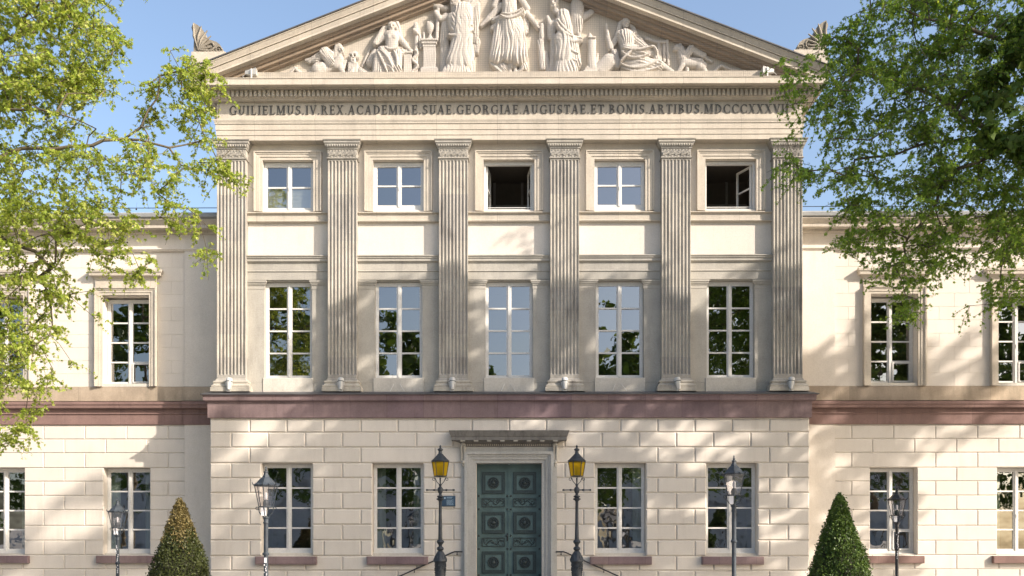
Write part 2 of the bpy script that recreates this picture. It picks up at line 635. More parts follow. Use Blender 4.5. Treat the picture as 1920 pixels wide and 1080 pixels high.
# upper walls
YU = 0.33
f2w_x = [PX(k * 206.3, 0.45) for k in (-2, -1, 0, 1, 2)]
# piano nobile openings
a0, a1 = PZ(710.5, 0.5), PZ(527, 0.34)
holes1 = [(x - 0.755, x + 0.755, a0, a1) for x in f2w_x]
c0, c1 = PZ(394, 0.33), PZ(299, 0.25)
holes2 = [(x - 0.80, x + 0.80, c0, c1) for x in f2w_x]
zS = PZ(505.5, 0.26)      # top of the architrave band over the tall windows
u = MB()
XU = PX(520, 0.3)
u.holed(-XU, XU, LT - 0.02, PZ(478, 0.33), YU, 0.8, holes1)
u.build('main_storey_wall', 'grey_stone', hall)
u = MB()
ENT_BOT = PZ(262, 0.0)
u.holed(-XU, XU, PZ(478, 0.33) + 0.001, ENT_BOT + 0.3, YU + 0.003, 0.8, holes2)
u.build('upper_storey_wall', 'plaster_smooth', hall)
# side walls of the central block above ground floor
for s_ in (-1, 1):
    u = MB()
    xa, xb_ = sorted((s_ * (PX(549) - 0.42), s_ * (PX(549) - 0.02)))
    u.box(xa, xb_, 0.45, 6.0, LT - 0.02, ENT_BOT)
    u.build('side_wall', 'plaster_smooth', hall)

pil_c = [PX((k - 2.5) * 208.8, 0.03) for k in range(6)]
SH = PX(27, 0.03)       # half shaft width


def pil_geo():
    out = {}
    # fluted shaft
    s = MB()
    zt_, zb_ = PZ(296.5, 0), PZ(709, 0)
    n = 8
    w = 2 * SH
    fil = 0.024
    fw = (w - fil * (n + 1)) / n
    fz0, fz1 = zb_ + 0.11, zt_ - 0.05
    pts = []       # (x, y) outline, flutes go in
    seg = 7
    for i in range(n):
        xa = -SH + fil * (i + 1) + fw * i
        pts.append((xa - fil, 0.0))
        for k in range(seg + 1):
            t = math.pi * k / seg
            pts.append((xa + fw / 2 - fw / 2 * math.cos(t), fw * 0.46 * math.sin(t)))
    pts.append((SH, 0.0))
    # body with rounded flute ends: three level rings at each end
    lev = [(zb_, 0.0), (fz0, 0.0), (fz0 + 0.012, 0.45), (fz0 + 0.03, 0.8), (fz0 + 0.055, 1.0), (fz1 - 0.055, 1.0), (fz1 - 0.03, 0.8), (fz1 - 0.012, 0.45), (fz1, 0.0), (zt_, 0.0)]
    vs = []
    m = len(pts)
    for z, k in lev:
        for x, y in pts:
            vs.append((x, y * k, z))
    fs = []
    for i in range(len(lev) - 1):
        for j in range(m - 1):
            fs.append((i * m + j, i * m + j + 1, (i + 1) * m + j + 1, (i + 1) * m + j))
    s.add(vs, fs)
    for sx in (-SH, SH):
        s.add([(sx, 0, zb_), (sx, 0.33, zb_), (sx, 0.33, zt_), (sx, 0, zt_)], [(0, 1, 2, 3)])
    out['shaft'] = s
    # base
    bmb = MB()
    z0 = LT
    z1 = PZ(709, 0)
    H = z1 - z0
    px_ = PX(37, -0.1) - SH
    bmb.mould([(px_, z0), (px_, z0 + H * 0.30), (px_ * 0.8, z0 + H * 0.32), (px_ * 0.86, z0 + H * 0.38), (px_ * 0.86, z0 + H * 0.46), (px_ * 0.62, z0 + H * 0.5),
               (px_ * 0.45, z0 + H * 0.62), (px_ * 0.55, z0 + H * 0.66), (px_ * 0.6, z0 + H * 0.74), (px_ * 0.52, z0 + H * 0.8), (px_ * 0.2, z0 + H * 0.84), (px_ * 0.12, z0 + H * 0.95), (0.0, z1)],
              -SH, SH, 0.0, YU + 0.01)
    out['base'] = bmb
    # capital
    c = MB()
    z0, z1 = PZ(297, 0), ENT_BOT - 0.002
    H = z1 - z0
    c.mould([(-0.01, z0), (0.03, z0 + 0.005), (0.04, z0 + 0.02), (0.03, z0 + 0.04), (0.008, z0 + 0.045), (0.008, z0 + H * 0.53), (0.03, z0 + H * 0.54), (0.035, z0 + H * 0.58),
             (0.03, z0 + H * 0.60), (0.05, z0 + H * 0.62), (0.085, z0 + H * 0.75), (0.09, z0 + H * 0.79), (0.10, z0 + H * 0.8), (0.115, z0 + H * 0.83), (0.115, z0 + H * 0.93), (0.14, z0 + H * 0.955), (0.15, z1)],
            -SH, SH, 0.0, YU + 0.01)
    ne = 13
    for i in range(ne):   # egg row
        x = -SH - 0.04 + (2 * SH + 0.08) * (i + 0.5) / ne
        c.sphere((x, -0.075, z0 + H * 0.695), 0.036, 8, 5, (0.62, 0.8, 1.0))
    # carved leaf band on the neck
    rr = random.Random(3)
    nl = 9
    for i in range(nl):
        x = -SH + 0.02 + (2 * SH - 0.04) * (i + 0.5) / nl
        zc = z0 + 0.06
        hh = H * 0.53 - 0.065
        up = i % 2
        for k in range(5):
            a = (k - 2) * 0.5
            L = hh * (0.52 if k % 4 else 0.38)
            bz = zc + (hh * 0.12 if not up else hh * 0.25)
            px2, pz2 = x + math.sin(a) * L * 0.62, bz + math.cos(a) * L
            c.tube([(x, -0.012, bz), ((x + px2) / 2 + 0.01 * (k - 2), -0.028, (bz + pz2) / 2), (px2, -0.02, pz2)], [0.010, 0.013, 0.006], 5)
        c.sphere((x, -0.02, zc + hh * 0.88), 0.018, 6, 4)
        c.sphere((x + 0.045, -0.018, zc + hh * 0.05), 0.015, 6, 4)
    out['capital'] = c
    return out


pg = pil_geo()
proto = None
for i, xc in enumerate(pil_c):
    if i == 0:
        ps = pg['shaft'].build('pilaster', 'fluted', hall, (xc, 0.03, 0))
        pb = pg['base'].build('pilaster_base', 'fluted', ps)
        pc = pg['capital'].build('pilaster_capital', 'fluted', ps, smooth=True)
        proto = ps
    else:
        q = copy_tree(proto, hall)
        q.location.x = xc

# string courses, panels, antae between the pilasters
for i in range(5):
    xa, xb_ = pil_c[i] + SH + 0.002, pil_c[i + 1] - SH - 0.002
    wx = f2w_x[i]
    # antae with capitals left and right of the tall window
    for (p0, p1, side) in ((xa, wx - 0.757, 1), (wx + 0.757, xb_, -1)):
        m = MB()
        zc0, zc1 = PZ(541, 0.25), PZ(524.5, 0.2)
        m.box(p0, p1, YU - 0.045, YU - 0.001, LT + 0.33, zc0)
        e0, e1 = (p0, p1 + 0.05) if side == 1 else (p0 - 0.05, p1)
        H = zc1 - zc0
        if side == 1:
            prof_x = [(p0, p1 + 0.015), (p0, p1 + 0.03), (p0, p1 + 0.055), (p0, p1 + 0.075)]
        else:
            prof_x = [(p0 - 0.015, p1), (p0 - 0.03, p1), (p0 - 0.055, p1), (p0 - 0.075, p1)]
        zz = [zc0, zc0 + H * 0.45, zc0 + H * 0.62, zc0 + H * 0.8, zc1]
        for k in range(4):
            m.box(prof_x[k][0], prof_x[k][1], YU - 0.055 - 0.022 * k, YU + 0.0, zz[k], zz[k + 1] - 0.0005)
        m.build('anta', 'grey_stone', hall)
    # architrave band above antae
    m = MB()
    zz0, zz1 = PZ(523.5, 0.25), PZ(478, 0.2)
    H = zz1 - zz0
    m.strip([(-0.02, zz0), (0.05, zz0), (0.05, zz0 + H * 0.33), (0.075, zz0 + H * 0.345), (0.075, zz0 + H * 0.37), (0.06, zz0 + H * 0.39), (0.06, zz0 + H * 0.70), (0.09, zz0 + H * 0.73), (0.13, zz0 + H * 0.76),
             (0.13, zz0 + H * 0.86), (0.16, zz0 + H * 0.88), (0.16, zz0 + H * 0.92), (0.19, zz0 + H * 0.95), (0.19, zz0 + H * 0.99), (-0.02, zz1 + 0.01)], xa, xb_, YU)
    m.build('string_course', 'grey_stone', hall)
    # sill course of the upper window
    m = MB()
    s0, s1 = PZ(414.5, 0.2), PZ(395.5, 0.15)
    H = s1 - s0
    m.strip([(-0.02, s0), (0.10, s0), (0.115, s0 + H * 0.10), (0.09, s0 + H * 0.16), (0.085, s0 + H * 0.2), (0.085, s0 + H * 0.78), (0.13, s0 + H * 0.84), (0.155, s0 + H * 0.88), (0.155, s0 + H * 0.97), (-0.02, s1 + 0.02)], xa, xb_, YU)
    m.build('sill_course', 'sand', hall)
    # dado slab below the tall window
    for (p0, p1) in ((xa, wx - 0.80), (wx + 0.80, xb_)):
        m = MB()
        m.box(p0, p1, YU - 0.05, YU - 0.001, LT + 0.01, LT + 0.325)
        m.build('dado', 'grey_stone', hall)
    m = MB()
    m.bblock(wx - 0.795, wx + 0.795, YU - 0.075, YU + 0.25, LT + 0.01, a0 - 0.003, 0.01)
    m.build('window_apron', 'subsill', hall)


# window surrounds
def surround(w_in, zlo, zhi, wid, steps, y, name='window_surround', mat='sand', parent=hall, x=0.0, bottom=None):
    """stepped architrave around an opening (three sides)"""
    m = MB()
    n = len(steps)
    for k, (fa, fb, pr) in enumerate(steps):     # fractions of the width from the opening, projection
        a, b_ = fa * wid, fb * wid
        m.box(-w_in - b_, -w_in - a, y - pr, y - 0.001, zlo, zhi + b_)
        m.box(w_in + a, w_in + b_, y - pr, y - 0.001, zlo, zhi + b_)
        m.box(-w_in - a + 0.0005, w_in + a - 0.0005, y - pr, y - 0.001, zhi + a, zhi + b_ - 0.0005)
    return m.build(name, mat, parent, (x, 0, 0))


ST = [(0.0, 0.34, 0.085), (0.34, 0.68, 0.105), (0.68, 0.86, 0.125), (0.86, 1.0, 0.15)]
for i in range(5):
    surround(0.80, c0 - 0.05, c1, 0.27, ST, YU + 0.003, x=f2w_x[i])

# ---------------------------------------------------------------- windows
rw = random.Random(11)


def window(x, yf, w, z0, z1, rows, parent=hall, glass='glass', mat='white', rowz=None, rail=0.06, bottom=0.09, open_=None, blind=None,
           curtain=False, vent=False, label=None, top=0.07, roomcol='room', depth=2.5, name='window'):
    """casement window with two leaves: frame, glazing bars; panes as a child"""
    f = MB()
    h = z1 - z0
    fr = 0.055
    f.box(-w, -w + fr, 0, 0.12, 0, h)
    f.box(w - fr, w, 0, 0.12, 0, h)
    f.box(-w + fr, w - fr, 0, 0.12, h - top, h)
    f.box(-w + fr, w - fr, 0, 0.12, 0, bottom)
    f.box(-w - 0.02, w + 0.02, -0.05, 0.11, -0.012, 0.018)
    gl = MB()
    leafs = [(-w + fr, -0.004), (0.004, w - fr)]
    if open_ == 'both':
        leafs = []
    if open_ == 'right':
        leafs = []
    if leafs:
        f.box(-0.032, 0.032, -0.022, 0.015, bottom, h - top)
    for li, (a, b_) in enumerate(leafs):
        st = 0.075
        zl, zh = bottom, h - top
        fy0, fy1 = 0.012, 0.075
        f.box(a, a + (0.045 if li == 0 else st), fy0, fy1, zl, zh)
        f.box(b_ - (st if li == 0 else 0.045), b_, fy0, fy1, zl, zh)
        ga = a + (0.045 if li == 0 else st)
        gb = b_ - (st if li == 0 else 0.045)
        f.box(ga, gb, fy0, fy1, zh - 0.05, zh)
        f.box(ga, gb, fy0, fy1, zl, zl + 0.055)
        za, zb__ = zl + 0.055, zh - 0.05
        ph = (zb__ - za) / rows
        for r in range(rows):
            if r:
                f.box(ga, gb, fy0 + 0.004, fy1 - 0.02, za + r * ph - 0.024, za + r * ph + 0.024)
            if vent and li == 1 and r == 0:
                f.box(ga, gb, -0.03, 0.01, za + ph - 0.075, za + ph - 0.025)
                f.box(ga, ga + 0.04, -0.03, 0.01, za - 0.02, za + ph - 0.075)
                f.box(gb - 0.04, gb, -0.03, 0.01, za - 0.02, za + ph - 0.075)
                f.box(ga + 0.04, gb - 0.04, -0.03, 0.01, za - 0.04, za + 0.01)
            ta, tb = rw.uniform(-0.006, 0.006), rw.uniform(-0.005, 0.005)
            y_ = 0.05
            p0, p1 = za + r * ph, za + (r + 1) * ph
            gl.add([(ga, y_ - ta - tb, p0), (gb, y_ + ta - tb, p0), (gb, y_ + ta + tb, p1), (ga, y_ - ta + tb, p1)], [(0, 1, 2, 3)])
    o = f.build(name, mat, parent, (x, yf, z0))
    if label:
        o['label'] = label
    if leafs:
        gl.build('pane', glass, o)
        hd = MB()
        hd.box(-0.012, 0.012, -0.05, -0.02, h * 0.42, h * 0.42 + 0.11)
        hd.build('latch', 'white', o)
    if open_:
        sides = (-1, 1) if open_ == 'both' else (1,)
        for sd in sides:
            s = MB()
            L = w - fr - 0.004
            zl, zh = bottom, h - top
            for (u0, u1, v0, v1) in ((0, 0.06, zl, zh), (L - 0.06, L, zl, zh), (0.06, L - 0.06, zl, zl + 0.06), (0.06, L - 0.06, zh - 0.06, zh), (0.06, L - 0.06, (zl + zh) / 2 - 0.02, (zl + zh) / 2 + 0.02)):
                s.box(u0, u1, -0.025, 0.025, v0, v1)
            ang = R(83) if open_ == 'both' else R(66)
            rt = (0, 0, ang) if sd == -1 else (0, 0, math.pi - ang)
            q = s.build('open_sash', mat, o, (sd * (w - fr - 0.03), 0.11, 0), rt)
    if blind:
        bl = MB()
        nz = 16
        zt_ = bottom + (h - top - bottom) * blind
        for k in range(nz):
            za, zb__ = bottom + 0.04 + (zt_ - bottom) * k / nz, bottom + 0.04 + (zt_ - bottom) * (k + 1) / nz
            zm = (za + zb__) / 2
            bl.add([(-w + 0.1, 0.09, za), (w - 0.1, 0.09, za), (w - 0.1, 0.075, zm), (-w + 0.1, 0.075, zm), (w - 0.1, 0.09, zb__), (-w + 0.1, 0.09, zb__)], [(0, 1, 2, 3), (3, 2, 4, 5)])
        bl.build('blind', 'blind', o)
    if curtain:
        cu = MB()
        n = 60
        for sgn in (curtain if isinstance(curtain, tuple) else (-1, 1)):
            vs = []
            for k in range(n + 1):
                xx = sgn * (w - 0.02 - (w * 0.42) * k / n)
                yy = 0.26 + 0.03 * math.sin(k * 0.9) + 0.012 * math.sin(k * 2.3)
                vs += [(xx, yy, 0.02), (xx, yy, h)]
            cu.add(vs, [(2 * k, 2 * k + 2, 2 * k + 3, 2 * k + 1) for k in range(n)])
        cu.build('curtain', 'curtain', o)
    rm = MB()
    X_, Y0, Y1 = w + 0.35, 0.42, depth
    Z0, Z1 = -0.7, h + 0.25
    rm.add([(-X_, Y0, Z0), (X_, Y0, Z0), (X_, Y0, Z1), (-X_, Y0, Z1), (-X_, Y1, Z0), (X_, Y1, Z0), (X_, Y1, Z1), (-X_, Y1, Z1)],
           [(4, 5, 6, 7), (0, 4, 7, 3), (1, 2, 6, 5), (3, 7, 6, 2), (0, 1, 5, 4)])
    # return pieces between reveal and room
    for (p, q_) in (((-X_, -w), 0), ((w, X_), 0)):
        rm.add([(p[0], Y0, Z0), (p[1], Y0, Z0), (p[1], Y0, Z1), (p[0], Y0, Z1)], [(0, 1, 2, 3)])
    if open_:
        # added inner window bars and block, paler colour standing for room light
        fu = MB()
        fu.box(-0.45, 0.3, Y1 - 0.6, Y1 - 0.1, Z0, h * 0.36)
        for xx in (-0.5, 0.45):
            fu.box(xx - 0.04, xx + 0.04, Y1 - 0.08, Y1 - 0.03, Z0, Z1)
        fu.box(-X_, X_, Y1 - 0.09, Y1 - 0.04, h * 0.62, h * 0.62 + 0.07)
        fu.build('room_bars', 'step', o)
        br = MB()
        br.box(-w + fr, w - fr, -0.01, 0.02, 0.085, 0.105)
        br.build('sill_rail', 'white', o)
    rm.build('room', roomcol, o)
    return o


# ground floor windows of the centre
for k, x in enumerate(gf_x):
    window(x, 0.30, GW - 0.01, gz0 + 0.10, gz1 - 0.01, 4, glass='glass_old', curtain=(False, (-1, 1), (1,), False)[k])
    m = MB()
    m.box(-GW + 0.003, GW - 0.003, 0.10, 0.5, gz0 + 0.001, gz0 + 0.088)
    m.build('sub_sill', 'subsill', hall, (x, 0, 0))
    m = MB()
    w_ = PX(57.5)
    s1, s0 = PZ(1043.5, -0.1), PZ(1058.5, -0.1)
    m.bblock(-w_, w_, -0.15, 0.06, s0, s1, 0.012)
    m.build('window_sill', 'purple', hall, (x, 0, 0))
    m = MB()
    m.bblock(-w_ + 0.035, w_ - 0.035, -0.156, -0.14, s0 + 0.035, s1 - 0.035, 0.004)
    m.build('sill_panel', 'purple', hall, (x, 0, 0))
# tall windows
for k, x in enumerate(f2w_x):
    window(x, 0.47, 0.75, a0 + 0.005, a1 - 0.01, 4, glass='glass', bottom=0.05)
# upper windows
UL = ['upper window with white pleated blinds in its lower panes', None, 'upper window standing fully open onto a dark room', None, 'upper window with its right sash swung inward']
for k, x in enumerate(f2w_x):
    window(x, 0.42, 0.79, c0 + 0.01, c1 - 0.02, 2, glass='glass', bottom=0.05 if k in (0, 2, 4) else 0.13, top=0.09,
           open_={2: 'both', 4: 'right'}.get(k), blind=0.5 if k == 0 else None, label=UL[k])
# thin bird wires at tall windows 2, 3, 4
for k in (1, 2, 3):
    m = MB()
    x = f2w_x[k]
    zb_ = LT + 0.04
    for dx in (-0.22, 0.22):
        m.tube([(dx - 0.02, 0.12, zb_), (0.0 - 0.07, 0.36, zb_ + 0.42), (-0.03, 0.40, zb_ + 0.75)], 0.008, 5)
    m.tube([(-0.07, 0.36, zb_ + 0.42), (0.0, 0.39, zb_ + 0.42)], 0.02, 6)
    m.build('stay_wire', 'white', hall, (x, 0, 0))

# ---------------------------------------------------------------- entablature
XE = PX(549, 0)
e = MB()
zA = ENT_BOT
y252, y243, y232, y224 = PZ(252.5), PZ(243), PZ(232), PZ(223.5)
fr0, fr1 = PZ(223), PZ(190)
e.mould([(-0.3, zA), (0.0, zA), (0.0, y252 - 0.012), (0.018, y252), (0.018, y243 - 0.012), (0.036, y243), (0.036, y232 - 0.02), (0.06, y232), (0.06, y232 + 0.03), (0.085, y224 - 0.045), (0.085, y224), (-0.1, y224 + 0.02)], -XE, XE, 0.0, 6.0)
e.build('architrave', 'sand', hall)
e = MB()
e.mould([(-0.1, y224 + 0.015), (0.0, y224 + 0.015), (0.0, fr1), (-0.1, fr1)], -XE, XE, 0.0, 6.0)
frz = e.build('frieze', 'sand', hall)
e = MB()
CP = 0.60
zc_bot = PZ(157, -CP)         # corona bottom
zc_top = PZ(144.5, -CP)
dz0, dz1 = PZ(179, -0.3), zc_bot - 0.0
e.mould([(-0.1, fr1 + 0.001), (0.03, fr1 + 0.001), (0.05, fr1 + 0.03), (0.10, dz0 - 0.06), (0.14, dz0 - 0.045), (0.15, dz0 - 0.02), (0.22, dz0), (0.22, dz1 - 0.012), (0.34, dz1 - 0.012),
         (0.34, zc_bot + 0.035), (CP - 0.06, zc_bot + 0.035), (CP - 0.045, zc_bot), (CP, zc_bot), (CP, zc_top - 0.03), (CP + 0.02, zc_top - 0.02), (CP + 0.02, zc_top), (0.3, zc_top + 0.04), (-0.3, zc_top + 0.05)], -XE, XE, 0.0, 6.0)
cor = e.build('cornice', 'sand', hall)
e = MB()
nd = 150
x = -XE - 0.30
pitch = 0.1395
while x < XE + 0.30:
    e.box(x, x + 0.083, -0.295, -0.218, dz0 + 0.012, dz1 - 0.03)
    x += pitch
e.build('dentils', 'sand', hall)

# inscription -------------------------------------------------------
def glyphs():
    G = {}
    th, tn, sr = 0.17, 0.065, 0.045

    def stem(x, w=th, z0=0.0, z1=1.0, sw=0.10, bot=True, top=True):
        q = [[(x, z0), (x + w, z0), (x + w, z1), (x, z1)]]
        if bot:
            q.append([(x - sw, z0), (x + w + sw, z0), (x + w + sw, z0 + sr), (x - sw, z0 + sr)])
        if top:
            q.append([(x - sw, z1 - sr), (x + w + sw, z1 - sr), (x + w + sw, z1), (x - sw, z1)])
        return q

    def bar(x0, x1, z, h=tn):
        return [[(x0, z - h / 2), (x1, z - h / 2), (x1, z + h / 2), (x0, z + h / 2)]]

    def diag(xb, xt, w, z0=0.0, z1=1.0):
        return [[(xb, z0), (xb + w, z0), (xt + w, z1), (xt, z1)]]

    def arc(cx, cz, rx, rz_, a0, a1, n=14):
        out = []
        for i in range(n):
            t0, t1 = R(a0 + (a1 - a0) * i / n), R(a0 + (a1 - a0) * (i + 1) / n)
            q = []
            for t, o in ((t0, 1), (t1, 1), (t1, 0), (t0, 0)):
                wx_, wz_ = rx - (0 if o else th), rz_ - (0 if o else tn)
                q.append((cx + wx_ * math.cos(t), cz + wz_ * math.sin(t)))
            out.append(q)
        return out

    def ser(x, z):
        return [[(x, z), (x + 0.3, z), (x + 0.3, z + sr), (x, z + sr)]]
    G['I'] = (stem(0.1), 0.37)
    G['L'] = (stem(0.1) + bar(0.27, 0.62, tn / 2) + [[(0.56, 0.0), (0.62, 0.0), (0.64, 0.27), (0.61, 0.27)]], 0.70)
    G['E'] = (stem(0.1) + bar(0.27, 0.64, tn / 2) + bar(0.27, 0.62, 1 - tn / 2) + bar(0.27, 0.52, 0.52) + [[(0.58, 0), (0.64, 0), (0.66, 0.26), (0.63, 0.26)], [(0.6, 0.76), (0.63, 0.76), (0.62, 1), (0.56, 1)], [(0.49, 0.4), (0.53, 0.4), (0.53, 0.64), (0.49, 0.64)]], 0.72)
    G['T'] = (stem(0.3, top=False) + bar(0.04, 0.73, 1 - tn / 2) + [[(0.04, 1), (0.02, 0.74), (0.05, 0.74), (0.10, 1)], [(0.73, 1), (0.75, 0.74), (0.72, 0.74), (0.67, 1)]], 0.77)
    G['D'] = (stem(0.1) + arc(0.27, 0.5, 0.52, 0.5, -90, 90), 0.85)
    G['C'] = (arc(0.5, 0.5, 0.46, 0.5, 48, 312, 20) + [[(0.76, 0.68), (0.80, 0.68), (0.80, 1.0), (0.76, 0.9)], [(0.76, 0.1), (0.80, 0.0), (0.80, 0.32), (0.76, 0.32)]], 0.86)
    G['G'] = (arc(0.5, 0.5, 0.46, 0.5, 48, 312, 20) + stem(0.68, 0.15, 0.02, 0.45, 0.08, bot=False) + [[(0.76, 0.68), (0.80, 0.68), (0.80, 1.0), (0.76, 0.9)]], 0.93)
    G['O'] = (arc(0.5, 0.5, 0.46, 0.5, 0, 360, 26), 1.0)
    G['U'] = (stem(0.1, th, 0.3, 1, bot=False) + stem(0.62, 0.08, 0.3, 1, bot=False) + arc(0.4, 0.33, 0.30, 0.33, 180, 360, 12), 0.84)
    G['N'] = (stem(0.1, 0.08) + stem(0.66, 0.08, bot=False) + diag(0.58, 0.08, 0.17), 0.87)
    G['M'] = (stem(0.1, 0.07) + stem(0.80, th) + diag(0.42, 0.12, 0.16) + diag(0.46, 0.80, 0.06), 1.1)
    G['V'] = (diag(0.33, 0.04, 0.17) + diag(0.40, 0.66, 0.07) + ser(-0.04, 1 - sr) + ser(0.54, 1 - sr), 0.80)
    G['X'] = (diag(0.56, 0.06, 0.18) + diag(0.06, 0.60, 0.07) + ser(-0.02, 1 - sr) + ser(0.50, 1 - sr) + ser(-0.04, 0) + ser(0.50, 0), 0.83)
    G['A'] = (diag(0.56, 0.32, 0.18) + diag(0.06, 0.36, 0.07) + bar(0.2, 0.62, 0.34) + ser(-0.06, 0) + ser(0.50, 0), 0.84)
    G['B'] = (stem(0.1) + arc(0.27, 0.75, 0.36, 0.25, -90, 90) + arc(0.27, 0.265, 0.42, 0.265, -90, 90), 0.76)
    G['R'] = (stem(0.1) + arc(0.27, 0.74, 0.38, 0.26, -90, 90) + diag(0.60, 0.36, 0.17, 0, 0.5) + ser(0.56, 0), 0.86)
    s1 = arc(0.35, 0.735, 0.27, 0.265, 40, 270, 12) + arc(0.33, 0.265, 0.29, 0.27, -140, 90, 12)
    G['S'] = (s1 + [[(0.55, 0.72), (0.59, 0.72), (0.59, 0.98), (0.55, 0.92)], [(0.06, 0.06), (0.10, 0.02), (0.10, 0.3), (0.06, 0.3)]], 0.68)
    G['.'] = ([[(0.05, 0), (0.19, 0), (0.19, 0.13), (0.05, 0.13)]], 0.25)
    return G


G = glyphs()
TXT = 'GUILIELMUS.IV.REX.ACADEMIAE.SUAE.GEORGIAE.AUGUSTAE.ET.BONIS.ARTIBUS.MDCCCXXXVII'
tr_gap = 0.14
adv = sum(G[c][1] + tr_gap for c in TXT)
x0t, x1t = PX(429 - 954.5), PX(1480 - 954.5)
CH = 0.275
sx_ = (x1t - x0t) / adv
zt0 = PZ(213.8)
ins = MB()
cx = x0t
for ch in TXT:
    polys, a = G[ch]
    for j, poly in enumerate(polys):
        fy = -0.022 - 0.0012 * (j % 5) - 0.0003 * (j // 5)
        n = len(poly)
        area = sum(poly[i][0] * poly[(i + 1) % n][1] - poly[(i + 1) % n][0] * poly[i][1] for i in range(n))
        if area < 0:
            poly = poly[::-1]
        vs = [(cx + p[0] * sx_, fy, zt0 + p[1] * CH) for p in poly] + [(cx + p[0] * sx_, -0.0005, zt0 + p[1] * CH) for p in poly]
        ins.add(vs, [tuple(range(n))] + [(i, i + n, (i + 1) % n + n, (i + 1) % n) for i in range(n)])
    cx += (a + tr_gap) * sx_
ob = ins.build('inscription', 'letter', frz)
ob['label'] = 'dark Latin capital letters in one long line along the frieze'

# ---------------------------------------------------------------- pediment
YT = 0.12                      # tympanum plane
SL = 0.385
apex_out = PZ(-106, -CP)       # outer top line at y = -CP
xh = XE + CP + 0.08


def slab_rake(mb, z_top_apex, thick, y0, y1, half, yb=None):
    yb = y0 if yb is None else yb
    for s_ in (-1, 1):
        vs = [(0, y0, z_top_apex), (s_ * half, y0, z_top_apex - SL * half), (s_ * half, yb, z_top_apex - SL * half - thick), (0, yb, z_top_apex - thick),
              (0, y1, z_top_apex), (s_ * half, y1, z_top_apex - SL * half), (s_ * half, y1, z_top_apex - SL * half - thick), (0, y1, z_top_apex - thick)]
        fs = [(0, 1, 2, 3), (7, 6, 5, 4), (0, 4, 5, 1), (3, 2, 6, 7), (1, 5, 6, 2)]
        if s_ == 1:
            fs = [f[::-1] for f in fs]
        mb.add(vs, fs)


# vertical thickness of visible layers
r1 = MB()
t1 = 13 * 29.4 / 1800
slab_rake(r1, apex_out - 0.05, 0.035, -CP - 0.03, 0.6, xh)
slab_rake(r1, apex_out - 0.0855, 0.13, -CP - 0.015, 0.6, xh, -CP + 0.065)
slab_rake(r1, apex_out - 0.216, 0.022, -CP + 0.045, 0.6, xh - 0.01)
slab_rake(r1, apex_out - 0.2385, 0.0225, -CP + 0.10, 0.6, xh - 0.02)            # sima
r1.build('raking_sima', 'sand', hall)
r1 = MB()
slab_rake(r1, apex_out - 0.262, 0.115, -CP + 0.07, 0.6, xh - 0.03, -CP + 0.12)
slab_rake(r1, apex_out - 0.378, 0.055, -CP + 0.10, 0.6, xh - 0.05)     # corona
r1.build('raking_corona', 'sand', hall)
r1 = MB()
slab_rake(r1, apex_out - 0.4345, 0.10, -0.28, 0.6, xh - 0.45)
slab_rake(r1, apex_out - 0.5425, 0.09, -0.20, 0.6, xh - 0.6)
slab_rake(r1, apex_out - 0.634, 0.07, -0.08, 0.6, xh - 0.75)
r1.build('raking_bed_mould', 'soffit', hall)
r1 = MB()
slab_rake(r1, apex_out - 0.012, 0.035, -CP - 0.07, 8.0, xh + 0.04)
r1.build('gable_roof', 'lead', hall)
ty = MB()
ty.add([(-XE, YT, zc_top), (XE, YT, zc_top), (0, YT, apex_out - 0.5), (-XE, 0.5, zc_top), (XE, 0.5, zc_top), (0, 0.5, apex_out - 0.5)], [(0, 1, 2), (5, 4, 3)])
tymp = ty.build('tympanum', 'tympanum', hall)
tb = MB()
z135 = PZ(134.5, -0.32)
hx = PX(490, -0.3)
tb.box(-hx, hx, -0.34, YT + 0.02, zc_top + 0.02, z135)
tb.build('tympanum_plinth', 'sand', hall)
rf = MB()
rf.box(-XE + 0.1, XE - 0.1, 0.9, 8.0, ENT_BOT, zc_top)
rf.build('attic_wall', 'plaster_smooth', hall)

# ---- relief figures: carved height fields cut to their own outline
KR = 29.75 / 1800.0


